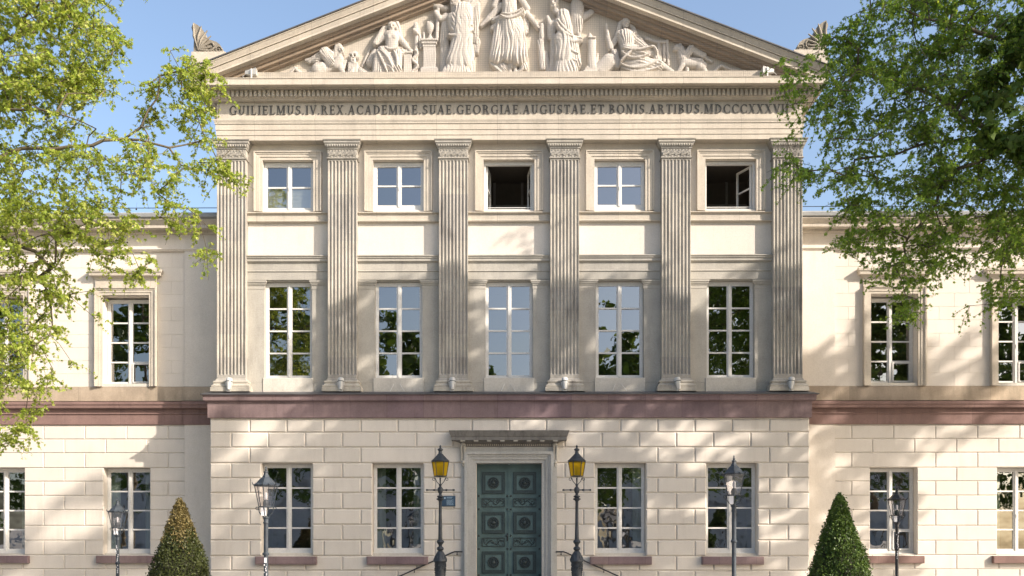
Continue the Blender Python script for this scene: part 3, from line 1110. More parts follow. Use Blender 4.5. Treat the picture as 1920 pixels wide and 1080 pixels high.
def relief(name, prims, label, step=0.62, seed=1, maxh=0.56):
    xs_, ys_ = [], []
    for p in prims:
        if p[0] == 'c':
            _, x1, y1, r1_, x2, y2, r2_ = p[:7]
            xs_ += [x1 - r1_, x1 + r1_, x2 - r2_, x2 + r2_]
            ys_ += [y1 - r1_, y1 + r1_, y2 - r2_, y2 + r2_]
        elif p[0] == 'b':
            xs_ += [p[1], p[2]]
            ys_ += [p[3], p[4]]
    x0, x1b, y0, y1b = min(xs_) - 1.5, max(xs_) + 1.5, min(ys_) - 1.5, max(ys_) + 1.5
    y1b = min(y1b, 135.0)
    nx, ny = int((x1b - x0) / step) + 1, int((y1b - y0) / step) + 1
    gx, gy = np.meshgrid(np.linspace(x0, x1b, nx), np.linspace(y0, y1b, ny))
    rg = np.random.default_rng(seed)
    hgt = np.zeros_like(gx)
    wob = np.sin(gx * 0.05 + gy * 0.075 + seed) * 0.6 + np.sin(gx * 0.09 - gy * 0.035 + 2 * seed) * 0.4
    wob2 = np.sin(gx * 0.9 + gy * 0.5 + seed) * np.sin(gy * 0.7 - gx * 0.35)
    for p in prims:
        if p[0] == 'c':
            _, x1, y1, r1_, x2, y2, r2_, base = p[:8]
            fn, fa = (p[8], p[9]) if len(p) > 9 else (0, 0)
            dx, dy = x2 - x1, y2 - y1
            L2 = dx * dx + dy * dy + 1e-6
            t = np.clip(((gx - x1) * dx + (gy - y1) * dy) / L2, 0, 1)
            r = r1_ + (r2_ - r1_) * t
            cxx, cyy = x1 + dx * t, y1 + dy * t
            d = np.hypot(gx - cxx, gy - cyy)
            L = math.sqrt(L2)
            cr = ((gx - x1) * dy - (gy - y1) * dx) / L / r
            rr = r * (1 + (0.05 * wob if fa else 0))
            inside = d < rr
            q = np.sqrt(np.clip(1 - (d / rr) ** 2, 0, 1))
            h = base + rr * (0.35 + 0.65 * q) * 0.9
            if fa:
                ph = cr * max(1.0, fn * 0.62) * math.pi + 1.1 * wob + 1.2 * t * math.sin(seed + x1) + 1.3 * np.sin(cr * 2.4 + seed + x1 + 2.5 * t)
                fold = np.abs(np.sin(ph)) ** 0.8
                fold2 = np.sin(2.1 * ph + 1.0 + 2 * t) * 0.22
                fold = fold + 0.28 * np.abs(np.sin(2.9 * ph + 0.8 + 3 * wob)) 
                am = 0.35 + 0.95 * (0.5 + 0.5 * np.sin(gx * 0.13 + gy * 0.06 + seed) * np.sin(gy * 0.09 - gx * 0.07 + 2.0 * seed))
                h = h + 1.45 * am * fa * (fold - 0.6 + fold2) * np.minimum(1, q * 2 + 0.3)
            hgt = np.where(inside, np.maximum(hgt, h), hgt)
        elif p[0] == 'b':
            _, xa, xb2, ya, yb2, hh = p
            ins_ = (gx > xa) & (gx < xb2) & (gy > ya) & (gy < yb2)
            hgt = np.where(ins_, np.maximum(hgt, hh), hgt)
        elif p[0] == 'n':     # hollow
            _, cx_, cy_, r_, dep = p
            d = np.hypot(gx - cx_, gy - cy_)
            hgt = np.where((d < r_) & (hgt > 0), np.maximum(hgt - dep * (1 - (d / r_) ** 2), 0.5), hgt)
    mask = hgt > 0
    hgt = hgt + np.where(mask, 0.12 * wob2, 0)
    # slight smoothing of inner steps, not across the outline
    for _ in range(2):
        s = np.zeros_like(hgt)
        c = np.zeros_like(hgt)
        for ax, sh in ((0, 1), (0, -1), (1, 1), (1, -1)):
            hh = np.roll(hgt, sh, ax)
            mm = np.roll(mask, sh, ax)
            s += np.where(mm, hh, 0)
            c += mm
        hgt = np.where(mask, 0.55 * hgt + 0.45 * np.where(c > 0, s / np.maximum(c, 1), hgt), 0)
    lim = maxh / KR
    hgt = np.where(hgt > lim * 0.75, lim * 0.75 + (hgt - lim * 0.75) * 0.35, hgt)
    # grow mask by one ring for the walls
    grow = mask.copy()
    for ax, sh in ((0, 1), (0, -1), (1, 1), (1, -1)):
        grow |= np.roll(mask, sh, ax)
    YR = -0.18
    X = (gx - 954.5) * KR
    Z = EYE + (HZ - gy) * KR
    Z = Z + (z135 - (EYE + (HZ - 134.5) * KR))
    Y = np.where(mask, YT - hgt * KR - 0.01, YT + 0.01)
    V = np.stack([X, Y, Z], -1).reshape(-1, 3)
    idx = np.arange(nx * ny).reshape(ny, nx)
    q = np.stack([idx[:-1, :-1], idx[1:, :-1], idx[1:, 1:], idx[:-1, 1:]], -1).reshape(-1, 4)
    gm = mask.reshape(-1)
    keep = gm[q].any(1)
    q = q[keep]
    used = np.unique(q)
    remap = -np.ones(nx * ny, dtype=np.int64)
    remap[used] = np.arange(len(used))
    o = mesh_np(name, V[used], remap[q], ['marble'], tymp, smooth=True)
    o['label'] = label
    return o


def chain(pts, r, base, **k):
    out = []
    for i in range(len(pts) - 1):
        ra = r if isinstance(r, (int, float)) else r[i]
        rb = r if isinstance(r, (int, float)) else r[i + 1]
        out.append(('c', pts[i][0], pts[i][1], ra, pts[i + 1][0], pts[i + 1][1], rb, base) + ((k['fn'], k['fa']) if 'fn' in k else ()))
    return out


def swoop(x1, y1, xm, ym, x2, y2, r, base, n=7):
    pts = []
    for i in range(n + 1):
        t = i / n
        pts.append(((1 - t) ** 2 * x1 + 2 * t * (1 - t) * xm + t * t * x2, (1 - t) ** 2 * y1 + 2 * t * (1 - t) * ym + t * t * y2))
    rr_ = [r * (0.45 + 0.55 * math.sin(math.pi * (i + 0.3) / (n + 0.6))) for i in range(n + 1)]
    return chain(pts, rr_, base)


def head(x, y, r, base, face=0):
    return [('c', x, y - r * 0.2, r, x + face * r * 0.2, y + r * 0.45, r * 0.72, base),
            ('c', x + face * r * .5, y + r * .0, r * .18, x + face * r * .55, y + r * .3, r * .2, base + r * .9),
            ('n', x - r * .35 + face * r * .3, y + r * .02, r * .26, 2.2), ('n', x + r * .35 + face * r * .3, y + r * .02, r * .26, 2.2),
            ('n', x + face * r * .4, y + r * .72, r * .22, 1.3)]


relief('relief_sphinx', chain([(516, 128), (530, 130), (541, 126), (549, 117), (556, 124), (563, 130), (573, 131), (584, 125)], [2.4, 2.8, 2.8, 3, 3.6, 4, 4, 5], 6) +
       [('c', 593, 121, 13, 600, 118, 12, 4), ('c', 600, 119, 11, 630, 110, 9, 3), ('c', 588, 131, 4, 606, 132, 3.5, 8),
        ('c', 577, 103, 5, 606, 90, 10, 3, 4, 2.2), ('c', 570, 101, 3, 590, 102, 8, 3, 4, 2), ('c', 606, 90, 10, 618, 110, 8, 8, 4, 2.6), ('c', 608, 85, 6, 617, 92, 6, 9, 2, 1.5),
        ('c', 628, 112, 9, 634, 102, 8, 7), ('c', 633, 112, 7, 642, 130, 3.6, 8), ('c', 640, 116, 5, 645, 104, 3, 6), ('c', 640, 132, 3, 650, 132.5, 3, 8),
        ('c', 633, 98, 5, 635, 88, 5, 7), ('c', 630, 79, 6, 624, 97, 4.5, 7, 3, 1.2), ('c', 633, 78, 6.5, 634, 80, 6.5, 7)] + head(636.5, 84.5, 6, 9, 1),
       'winged sphinx crouching in the left corner of the pediment', seed=2)
relief('relief_skull', [('b', 650.5, 668, 108, 135, 11), ('c', 667, 114, 3, 684, 136, 13, 3, 4, 2.0), ('c', 660, 120, 3, 655, 133, 6, 9, 3, 1.5),
                        ('c', 659, 95, 8, 662, 94, 8, 6), ('c', 659, 103, 5.5, 660, 106, 5, 8), ('n', 655.5, 96, 2.4, 6), ('n', 662.5, 95.5, 2.4, 6), ('n', 659.5, 100.5, 1.4, 4), ('n', 659.5, 105, 1.8, 3)],
       'skull set on a square block beside the sphinx', seed=5)
relief('relief_seated_woman',
       chain([(690, 80), (682, 98), (676, 112)], [2, 2.2, 2], 2) + [('c', 700, 82, 4, 694, 106, 10, 1, 4, 1.6),
        ('c', 727, 57, 9, 739, 57, 9, 7), ('c', 733, 62, 13, 733, 82, 11, 7), ('c', 723, 57, 6, 702, 72, 5.5, 7), ('c', 702, 72, 5, 713, 50, 3.6, 10), ('c', 713, 49, 3, 717, 42, 2.4, 10),
        ('c', 744, 58, 6, 758, 73, 4.8, 6), ('c', 758, 74, 4.5, 768, 86, 3.2, 8),
        ('c', 722, 33, 6, 717, 58, 4.5, 4, 2, 1.2), ('c', 741, 33, 6, 749, 60, 4, 4, 2, 1.2), ('c', 731, 34, 9, 733, 34, 9, 3),
        ('c', 729, 62, 4.5, 729, 64, 4.5, 15), ('c', 738, 62, 4.5, 738, 64, 4.5, 15),
        ('c', 720, 90, 11, 748, 90, 9, 8, 4, 2.4), ('c', 712, 96, 12, 709, 130, 13, 8, 4, 3.0), ('c', 716, 92, 12, 740, 124, 13, 10, 3, 3.0), ('c', 744, 94, 9, 746, 122, 6, 12, 3, 1.6),
        ('c', 728, 128, 8, 700, 131, 5, 9, 4, 2), ('c', 744, 130, 4, 756, 133, 3, 12), ('c', 728, 131, 4, 738, 133, 3, 14)] + head(732.5, 41, 7.6, 9, 0) +
       swoop(722, 84, 732, 92, 746, 84, 2.8, 20) + swoop(712, 90, 728, 100, 736, 124, 2.8, 22) + swoop(708, 94, 718, 112, 726, 132, 2.6, 21) + swoop(702, 104, 704, 120, 700, 132, 2.2, 18) + swoop(738, 92, 746, 104, 744, 122, 2.6, 22),
       'veiled bare-chested woman seated with one hand raised to her head', seed=3)
snake = [(777 + 5 * math.sin(k * 0.9), 84 + k * 3.4) for k in range(15)]
relief('relief_serpent_staff', [('b', 755, 770, 90, 135, 9), ('b', 753, 772, 87, 91, 11), ('b', 753, 772, 130, 135, 11), ('c', 757, 85, 3, 770, 85, 3, 7), ('c', 779, 38, 3.4, 778, 134, 3.4, 4), ('c', 778, 35, 4.2, 778, 48, 4.2, 6),
                               ('c', 783, 45, 3, 788, 76, 4, 3, 3, 1.4), ('c', 775, 46, 3, 781, 52, 3, 8)] + chain(snake, 2.2, 8), 'torch staff with a coiled snake beside a small pedestal', seed=4)
relief('relief_altar', [('b', 787, 820, 65, 69, 14), ('b', 789, 818, 69, 74, 12), ('b', 791, 816, 74, 79, 10), ('b', 792, 816, 79, 117, 9), ('b', 794.5, 813.5, 83, 113, 8), ('b', 789, 819, 117, 120, 11), ('b', 787, 821, 120, 135, 12),
                        ('c', 805, 39, 8, 805, 42, 7.5, 3), ('c', 805, 48, 5, 805, 52, 3, 4), ('c', 805, 54, 2.4, 805, 60, 4.5, 4), ('b', 799, 811, 61, 65, 9), ('c', 801, 32, 4, 808, 31, 4, 3, 2, 1.5), ('c', 793, 50, 1.8, 793, 62, 2.8, 4)],
       'square altar carrying a two-handled urn', seed=6)
relief('relief_woman_with_cross',
       [('c', 836, 22, 9, 832, 70, 9, 2, 4, 2.2), ('c', 832, 70, 9, 833, 126, 9, 1, 4, 2.2), ('c', 868, 15, 18, 868, 45, 19, 9, 4, 2.6), ('c', 850, 28, 12, 852, 55, 9, 10, 2, 1.4), ('c', 868, 45, 20, 866, 70, 20, 8, 3, 2.4),
        ('c', 866, 66, 20, 860, 106, 24, 7, 4, 2.8), ('c', 858, 118, 22, 856, 134, 30, 4, 8, 2.6), ('c', 880, 70, 7, 881, 134, 9, 6, 3, 2.4), ('c', 893, 2, 8, 891, 70, 5.5, 7, 4, 2.6), ('c', 895, 68, 5, 893, 88, 4, 7, 3, 3),
        ('c', 890, 78, 4, 887, 96, 3, 7, 2, 2), ('c', 850, 22, 7, 824, 26, 5, 9), ('c', 824, 26, 5, 816, 14, 4, 10), ('c', 822, -30, 3.4, 818, 64, 3.0, 8), ('c', 808, -2, 4, 836, 6, 4, 8),
        ('c', 880, 5, 9, 893, -10, 7, 10, 3, 2), ('c', 853, -4, 10, 850, 12, 5, 8)] + head(851, -6, 9, 13, -1) +
       swoop(850, 22, 858, 44, 884, 34, 2.6, 22) + swoop(848, 30, 858, 56, 886, 44, 2.4, 22) + swoop(848, 38, 862, 68, 888, 54, 2.6, 21) + swoop(846, 48, 858, 66, 876, 60, 2.2, 21) + swoop(840, 62, 866, 66, 880, 58, 3.2, 22)
       + swoop(874, 60, 880, 80, 884, 98, 2.6, 20) + swoop(838, 108, 850, 124, 872, 112, 3.0, 20) + swoop(872, 112, 880, 106, 884, 96, 2.6, 20),
       'robed woman leaning on a cross left of the centre', seed=7)
relief('relief_central_woman',
       [('c', 955, -28, 13, 955, 8, 14, 9, 2, 1.2), ('c', 955, 8, 14, 955, 30, 15, 9, 3, 1.6), ('c', 942, -28, 6, 926, 2, 5, 9), ('c', 938, 2, 7, 916, 26, 6, 6, 3, 2), ('c', 916, 26, 5, 902, 38, 3, 8),
        ('c', 968, -26, 6, 990, 8, 5, 8), ('c', 988, 16, 5, 1006, 38, 3.6, 9), ('c', 1004, 37, 3, 1010, 43, 2.4, 9),
        ('c', 926, 30, 5, 944, 26, 7, 10, 3, 1.8), ('c', 924, 44, 5, 938, 34, 5, 8, 3, 2), ('c', 944, 28, 8, 978, 18, 7, 13, 4, 2.2), ('c', 984, 22, 5, 984, 52, 4, 4, 3, 2), ('c', 990, 30, 4, 988, 50, 3, 3, 3, 2),
        ('c', 940, 40, 12, 932, 98, 15, 6, 4, 3.2), ('c', 955, 36, 15, 954, 96, 16, 9, 4, 3.0), ('c', 968, 36, 13, 972, 100, 17, 8, 3, 3.0), ('c', 962, 40, 8, 966, 92, 9, 14, 1, 1.5),
        ('c', 922, 104, 6, 946, 122, 8, 5, 6, 3.2), ('c', 944, 118, 9, 946, 128, 6, 5, 4, 3), ('c', 978, 100, 9, 982, 118, 8, 7, 4, 3.4), ('c', 984, 118, 6, 972, 128, 5, 6, 4, 3), ('c', 960, 100, 10, 958, 116, 6, 8, 5, 2.6),
        ('c', 956, 112, 4, 957, 132, 3, 9), ('c', 966, 112, 4, 966, 131, 3, 9), ('c', 955, 132, 3, 961, 133, 3, 11), ('c', 955, -42, 5, 955, -36, 6, 10)] + head(955, -50, 9, 12, 0) +
       swoop(938, 26, 956, 40, 982, 18, 2.6, 25) + swoop(940, 22, 958, 30, 980, 13, 2.2, 24) + swoop(944, 46, 938, 76, 926, 100, 2.6, 18) + swoop(950, 40, 952, 74, 946, 106, 2.4, 21) + swoop(962, 38, 974, 70, 982, 104, 2.8, 20) + swoop(972, 34, 986, 62, 988, 98, 2.4, 17)
       + swoop(918, 104, 926, 96, 936, 106, 3.0, 12) + swoop(936, 106, 944, 98, 950, 108, 3.0, 13) + swoop(956, 98, 964, 90, 970, 100, 3.0, 17) + swoop(972, 100, 982, 92, 988, 104, 3.0, 14) + swoop(920, 112, 934, 122, 944, 132, 2.6, 11) + swoop(986, 108, 984, 122, 972, 128, 2.6, 12),
       'windswept woman with outstretched arms in the middle of the pediment', seed=8)
relief('relief_woman_with_scroll',
       [('c', 1084, -2, 13, 1082, 46, 11, 2, 5, 2.2), ('c', 1084, 28, 8, 1110, 12, 6, 2, 4, 1.4), ('c', 1056, 22, 12, 1062, 62, 15, 9, 4, 2.4), ('c', 1048, 36, 8, 1060, 66, 8, 12, 3, 2), ('c', 1060, 64, 8, 1088, 68, 5, 12, 3, 2), ('c', 1086, 56, 3, 1089, 68, 4, 10),
        ('c', 1058, 68, 18, 1060, 100, 20, 8, 3, 3.2), ('c', 1070, 74, 14, 1080, 114, 11, 10, 4, 3.0), ('c', 1060, 104, 18, 1062, 130, 24, 6, 7, 3.0), ('c', 1042, 64, 9, 1040, 126, 10, 5, 4, 2.6),
        ('c', 1027, 24, 3.6, 1033, 38, 4.5, 9), ('c', 1033, 38, 4.5, 1047, 32, 5, 9), ('c', 1016, 38, 4, 1016, 64, 5, 6, 2, 1.6), ('c', 1014, 70, 6, 1018, 118, 6, 6, 3, 2.4), ('c', 1022, 90, 5, 1030, 130, 6, 3, 3, 2),
        ('c', 1036, 36, 9, 1034, 60, 7, 4, 3, 2), ('c', 1044, 12, 6, 1040, -6, 8, 7)] + head(1040, -2, 8.5, 11, -1) +
       swoop(1044, 40, 1052, 62, 1074, 66, 3.0, 22) + swoop(1046, 34, 1058, 54, 1072, 62, 2.4, 22) + swoop(1054, 70, 1062, 92, 1084, 98, 2.6, 22) + swoop(1052, 74, 1058, 104, 1082, 112, 2.6, 21) + swoop(1050, 86, 1056, 110, 1080, 124, 2.6, 20) + swoop(1058, 68, 1074, 82, 1088, 72, 2.6, 22)
       + swoop(1040, 100, 1044, 116, 1050, 132, 2.4, 15) + swoop(1078, 6, 1084, 30, 1094, 8, 2.2, 12) + swoop(1076, 14, 1084, 40, 1092, 18, 2.2, 12),
       'robed woman gathering her mantle right of the centre', seed=9)
relief('relief_broken_column', [('c', 1111, 70, 7.5, 1111, 118, 8.4, 7, 4, 0.6), ('c', 1107, 54, 2, 1109, 66, 6.5, 6), ('c', 1105, 64, 2, 1116, 65, 2.2, 14), ('b', 1100, 1122, 117, 121, 13), ('b', 1097, 1123, 121, 126, 14), ('b', 1094, 1121, 126, 135, 15)],
       'pointed broken column standing on a low base', seed=10)
relief('relief_reclining_woman',
       [('c', 1128, 122, 14, 1144, 108, 16, 2), ('c', 1122, 92, 2.4, 1119, 108, 4, 4), ('c', 1175, 26, 10, 1175, 30, 10, 3), ('c', 1165, 34, 5, 1160, 56, 5, 3, 2, 1.4), ('c', 1185, 34, 5, 1195, 58, 5, 3, 2, 1.4), ('c', 1164, 58, 10, 1187, 58, 10, 6, 4, 1.8),
        ('c', 1174, 62, 15, 1177, 80, 13, 7, 5, 2.4), ('c', 1190, 62, 10, 1212, 84, 9, 4, 5, 2.2), ('c', 1160, 60, 6, 1146, 82, 4.5, 7, 2, 1), ('c', 1146, 82, 4, 1140, 60, 3.4, 9), ('c', 1138, 38, 2.6, 1141, 58, 3.2, 8), ('c', 1141, 58, 2.6, 1151, 92, 2.6, 10),
        ('c', 1154, 90, 5, 1160, 116, 6, 8, 3, 2.6), ('c', 1145, 96, 2.4, 1145, 118, 2, 10), ('c', 1176, 88, 11, 1202, 94, 12, 11, 4, 3.0), ('c', 1200, 94, 12, 1228, 92, 8, 9, 4, 2.4), ('c', 1228, 90, 7, 1236, 114, 6, 8, 4, 2),
        ('c', 1172, 110, 10, 1200, 114, 17, 7, 4, 2.6), ('c', 1200, 112, 16, 1234, 118, 11, 7, 4, 2.6), ('c', 1236, 112, 7, 1262, 128, 4, 9), ('c', 1172, 124, 6, 1240, 130, 6, 5, 3, 2.2), ('c', 1262, 129, 3.4, 1271, 131, 2.8, 9),
        ('c', 1214, 62, 3.4, 1232, 68, 3, 3), ('c', 1232, 68, 3, 1254, 68, 2.6, 3), ('c', 1254, 66, 3, 1256, 112, 2.6, 3), ('c', 1238, 72, 3, 1240, 104, 4, 2, 2, 1), ('c', 1248, 74, 3, 1248, 104, 3, 2, 2, 1), ('b', 1240, 1262, 116, 133, 3)] + head(1175, 36, 8, 9, 0) +
       swoop(1168, 88, 1190, 96, 1222, 86, 2.6, 24) + swoop(1166, 94, 1180, 116, 1216, 100, 2.6, 23) + swoop(1164, 116, 1190, 134, 1232, 112, 3.0, 20) + swoop(1166, 122, 1196, 140, 1240, 120, 2.6, 18) + swoop(1164, 112, 1176, 100, 1186, 92, 2.6, 23) + swoop(1160, 58, 1174, 74, 1190, 58, 2.2, 18)
       + swoop(1218, 86, 1228, 80, 1232, 96, 2.4, 20),
       'veiled woman reclining on one elbow with a torch in her hand', seed=12)
relief('relief_griffin',
       [('c', 1272, 80, 5.5, 1277, 82, 6, 6), ('c', 1266, 83, 2, 1271, 83, 4, 6), ('c', 1278, 72, 2, 1279, 78, 3, 6), ('c', 1279, 84, 6.5, 1283, 100, 9, 5, 3, 1.2), ('c', 1285, 108, 9.5, 1314, 110, 9, 4), ('c', 1316, 114, 10, 1320, 116, 9, 4), ('c', 1288, 98, 7, 1298, 84, 7, 6, 3, 2), ('c', 1298, 84, 7, 1322, 96, 6, 5, 4, 2), ('c', 1318, 94, 5, 1338, 106, 2.5, 3, 3, 1.2),
        ('c', 1282, 114, 5, 1273, 130, 3.2, 8), ('c', 1290, 116, 4, 1292, 130, 3, 5), ('c', 1270, 132, 3, 1276, 132, 3, 8), ('c', 1320, 118, 6, 1328, 131, 3.4, 6), ('c', 1302, 131, 3, 1312, 131, 3, 6)] +
       chain([(1330, 128), (1340, 129), (1348, 120), (1356, 114), (1364, 119), (1374, 123), (1390, 122)], [3.2, 3.0, 2.8, 2.6, 2.4, 2.2, 1.8], 6),
       'winged griffin crouching in the right corner of the pediment', seed=13)


# acroteria on the pediment corners
def acroterion(sgn):
    m = MB()
    pts = [(-0.02, 0), (0.0, 0.55), (-0.08, 0.82), (-0.02, 0.98), (0.12, 0.90), (0.24, 0.80), (0.34, 0.66), (0.37, 0.52), (0.46, 0.46), (0.58, 0.42), (0.70, 0.38), (0.80, 0.30), (0.88, 0.18), (0.90, 0.06), (0.84, 0)]
    n = len(pts)
    vs = [(x, 0.0, z) for x, z in pts] + [(x, 0.22, z) for x, z in pts]
    m.add(vs, [tuple(reversed(range(n))), tuple(range(n, 2 * n))] + [(i, (i + 1) % n, (i + 1) % n + n, i + n) for i in range(n)])

    def spiral(cx, cz, r0, turns, th, a0=0):
        pp = []
        rr_ = []
        N = int(16 * turns)
        for k in range(N + 1):
            t = k / N
            a = a0 + t * turns * 2 * math.pi
            r = r0 * (1 - 0.85 * t)
            pp.append((cx + r * math.cos(a), -0.02, cz + r * math.sin(a)))
            rr_.append(th * (1 - 0.5 * t))
        m.tube(pp, rr_, 6)
    spiral(0.50, 0.24, 0.17, 1.6, 0.03, math.pi)
    spiral(0.76, 0.13, 0.11, 1.5, 0.024, 0)
    for k in range(7):                      # palmette leaves
        a = R(100 - k * 17)
        L = 0.86 - k * 0.085
        bx, bz = 0.14, 0.10
        m.tube([(bx, -0.015, bz), (bx + math.cos(a) * L * 0.5 - 0.05, -0.045, bz + math.sin(a) * L * 0.5), (bx + math.cos(a) * L, -0.02, bz + math.sin(a) * L * 0.98)], [0.02, 0.045, 0.018], 6)
    for k in range(9):
        x = 0.1 + k * 0.09
        m.sphere((x, -0.02, 0.05), 0.04, 6, 4)
    if sgn > 0:
        m.v = [(-x, y, z) for x, y, z in m.v]
        m.f = [f[::-1] for f in m.f]
    return m


zac = PZ(101, -0.3)
for s_ in (-1, 1):
    bl = MB()
    xx = s_ * PX(593, -0.3)
    a, b_ = sorted((xx, xx - s_ * 1.05))
    bl.box(a, b_, -0.5, 0.3, zac - 0.42, zac)
    bo = bl.build('acroterion_base', 'sand', hall)
    acroterion(s_).build('acroterion', 'acro', bo, (xx + (-s_) * 0.03, -0.35, zac), smooth=True)

# ---------------------------------------------------------------- portal and door
pt = MB()
YD = -0.06
ztop = PZ(868, YD)
xi, xo = PX(62, YD), PX(88, YD)
for k, (fa, fb, pr) in enumerate([(0.0, 0.30, 0.03), (0.30, 0.55, 0.07), (0.55, 0.74, 0.10), (0.74, 1.0, 0.15)]):
    wd = 0.36
    a, b_ = fa * wd, fb * wd
    zj = PZ(1000, -0.1)
    pt.box(-xi - b_, -xi - a, -pr, 0.0295, 1.06, ztop + b_)
    pt.box(xi + a, xi + b_, -pr, 0.0295, 1.06, ztop + b_)
    pt.box(-xi - a + 0.0005, xi + a - 0.0005, -pr, 0.0295, ztop + a, ztop + b_ - 0.0005)
for s_ in (-1, 1):
    a, b_ = sorted((s_ * (xi + 0.3605), s_ * (xo + 0.03)))
    pt.box(a, b_, -0.05, 0.0295, 1.06, PZ(834, -0.05))
    a, b_ = sorted((s_ * (xi - 0.03), s_ * (xo + 0.04)))
    pt.box(a, b_, -0.17, -0.0, 1.055, 1.12)
# reveals
pt.box(-xi - 0.05, -xi + 0.0, 0.031, 0.45, 1.06, ztop + 0.02)
pt.box(xi - 0.0, xi + 0.05, 0.031, 0.45, 1.06, ztop + 0.02)
pt.box(-xi - 0.05, xi + 0.05, 0.031, 0.45, ztop - 0.0, ztop + 0.05)
portal = pt.build('door_surround', 'portal', hall)
fz = MB()
fz.box(-xi - 0.36, xi + 0.36, -0.07, 0.0295, ztop + 0.361, PZ(838, -0.07))
fz.build('door_frieze', 'portal', portal)
hd = MB()
HP = 0.42
h0, h1 = PZ(838, -0.1), PZ(807, -HP)
zc = PZ(822, -HP)
hd.mould([(-0.02, h0), (0.08, h0), (0.10, h0 + 0.03), (0.10, h0 + 0.10), (0.13, h0 + 0.11), (0.15, h0 + 0.135), (HP - 0.06, zc - 0.02), (HP - 0.05, zc - 0.045), (HP - 0.03, zc - 0.045), (HP - 0.03, zc + 0.06), (HP - 0.01, zc + 0.075), (HP + 0.03, h1 - 0.05), (HP + 0.045, h1 - 0.015), (HP + 0.045, h1), (-0.02, h1 + 0.06)],
         -xi - 0.36, xi + 0.36, 0.0, 0.029)
hood = hd.build('door_hood', 'dark_stone', portal)
mo = MB()
for k in range(8):
    x = -xi - 0.40 + (2 * xi + 0.80) * k / 7
    mo.box(x - 0.07, x + 0.07, -HP + 0.04, -0.1, zc - 0.085, zc - 0.018)
mo.build('modillions', 'grey_stone', hood)
be = MB()
nb_ = 46
for k in range(nb_):
    x = -xi - 0.36 + (2 * xi + 0.72) * (k + 0.5) / nb_
    be.sphere((x, -0.125, h0 + 0.06), 0.021, 6, 4, (0.8, 1, 1.4))
be.build('bead_row', 'sand', hood)
for s_ in (-1, 1):
    co = MB()
    xc = s_ * (xo - 0.03)
    zt_, zb_ = PZ(831, -0.1), PZ(872, -0.1)
    co.tube([(xc - 0.045, -0.12, zt_), (xc - 0.045, -0.19, zt_ - 0.08), (xc - 0.045, -0.12, zt_ - 0.35), (xc - 0.045, -0.11, zb_ + 0.13)], [0.028, 0.034, 0.026, 0.02], 6)
    co.tube([(xc + 0.045, -0.12, zt_), (xc + 0.045, -0.19, zt_ - 0.08), (xc + 0.045, -0.12, zt_ - 0.35), (xc + 0.045, -0.11, zb_ + 0.13)], [0.028, 0.034, 0.026, 0.02], 6)
    co.box(xc - 0.075, xc + 0.075, -0.11, -0.0, zb_ + 0.12, zt_)
    co.sphere((xc, -0.11, zb_ + 0.09), 0.065, 8, 6)
    co.sphere((xc, -0.10, zb_ + 0.0), 0.03, 8, 6, (1, 1, 2))
    co.sphere((xc, -0.17, zt_ - 0.04), 0.07, 8, 6, (1, 0.8, 0.8))
    co.build('console', 'grey_stone', portal, smooth=True)

# door leaves
YL = 0.40
dk = (D + YL) / F


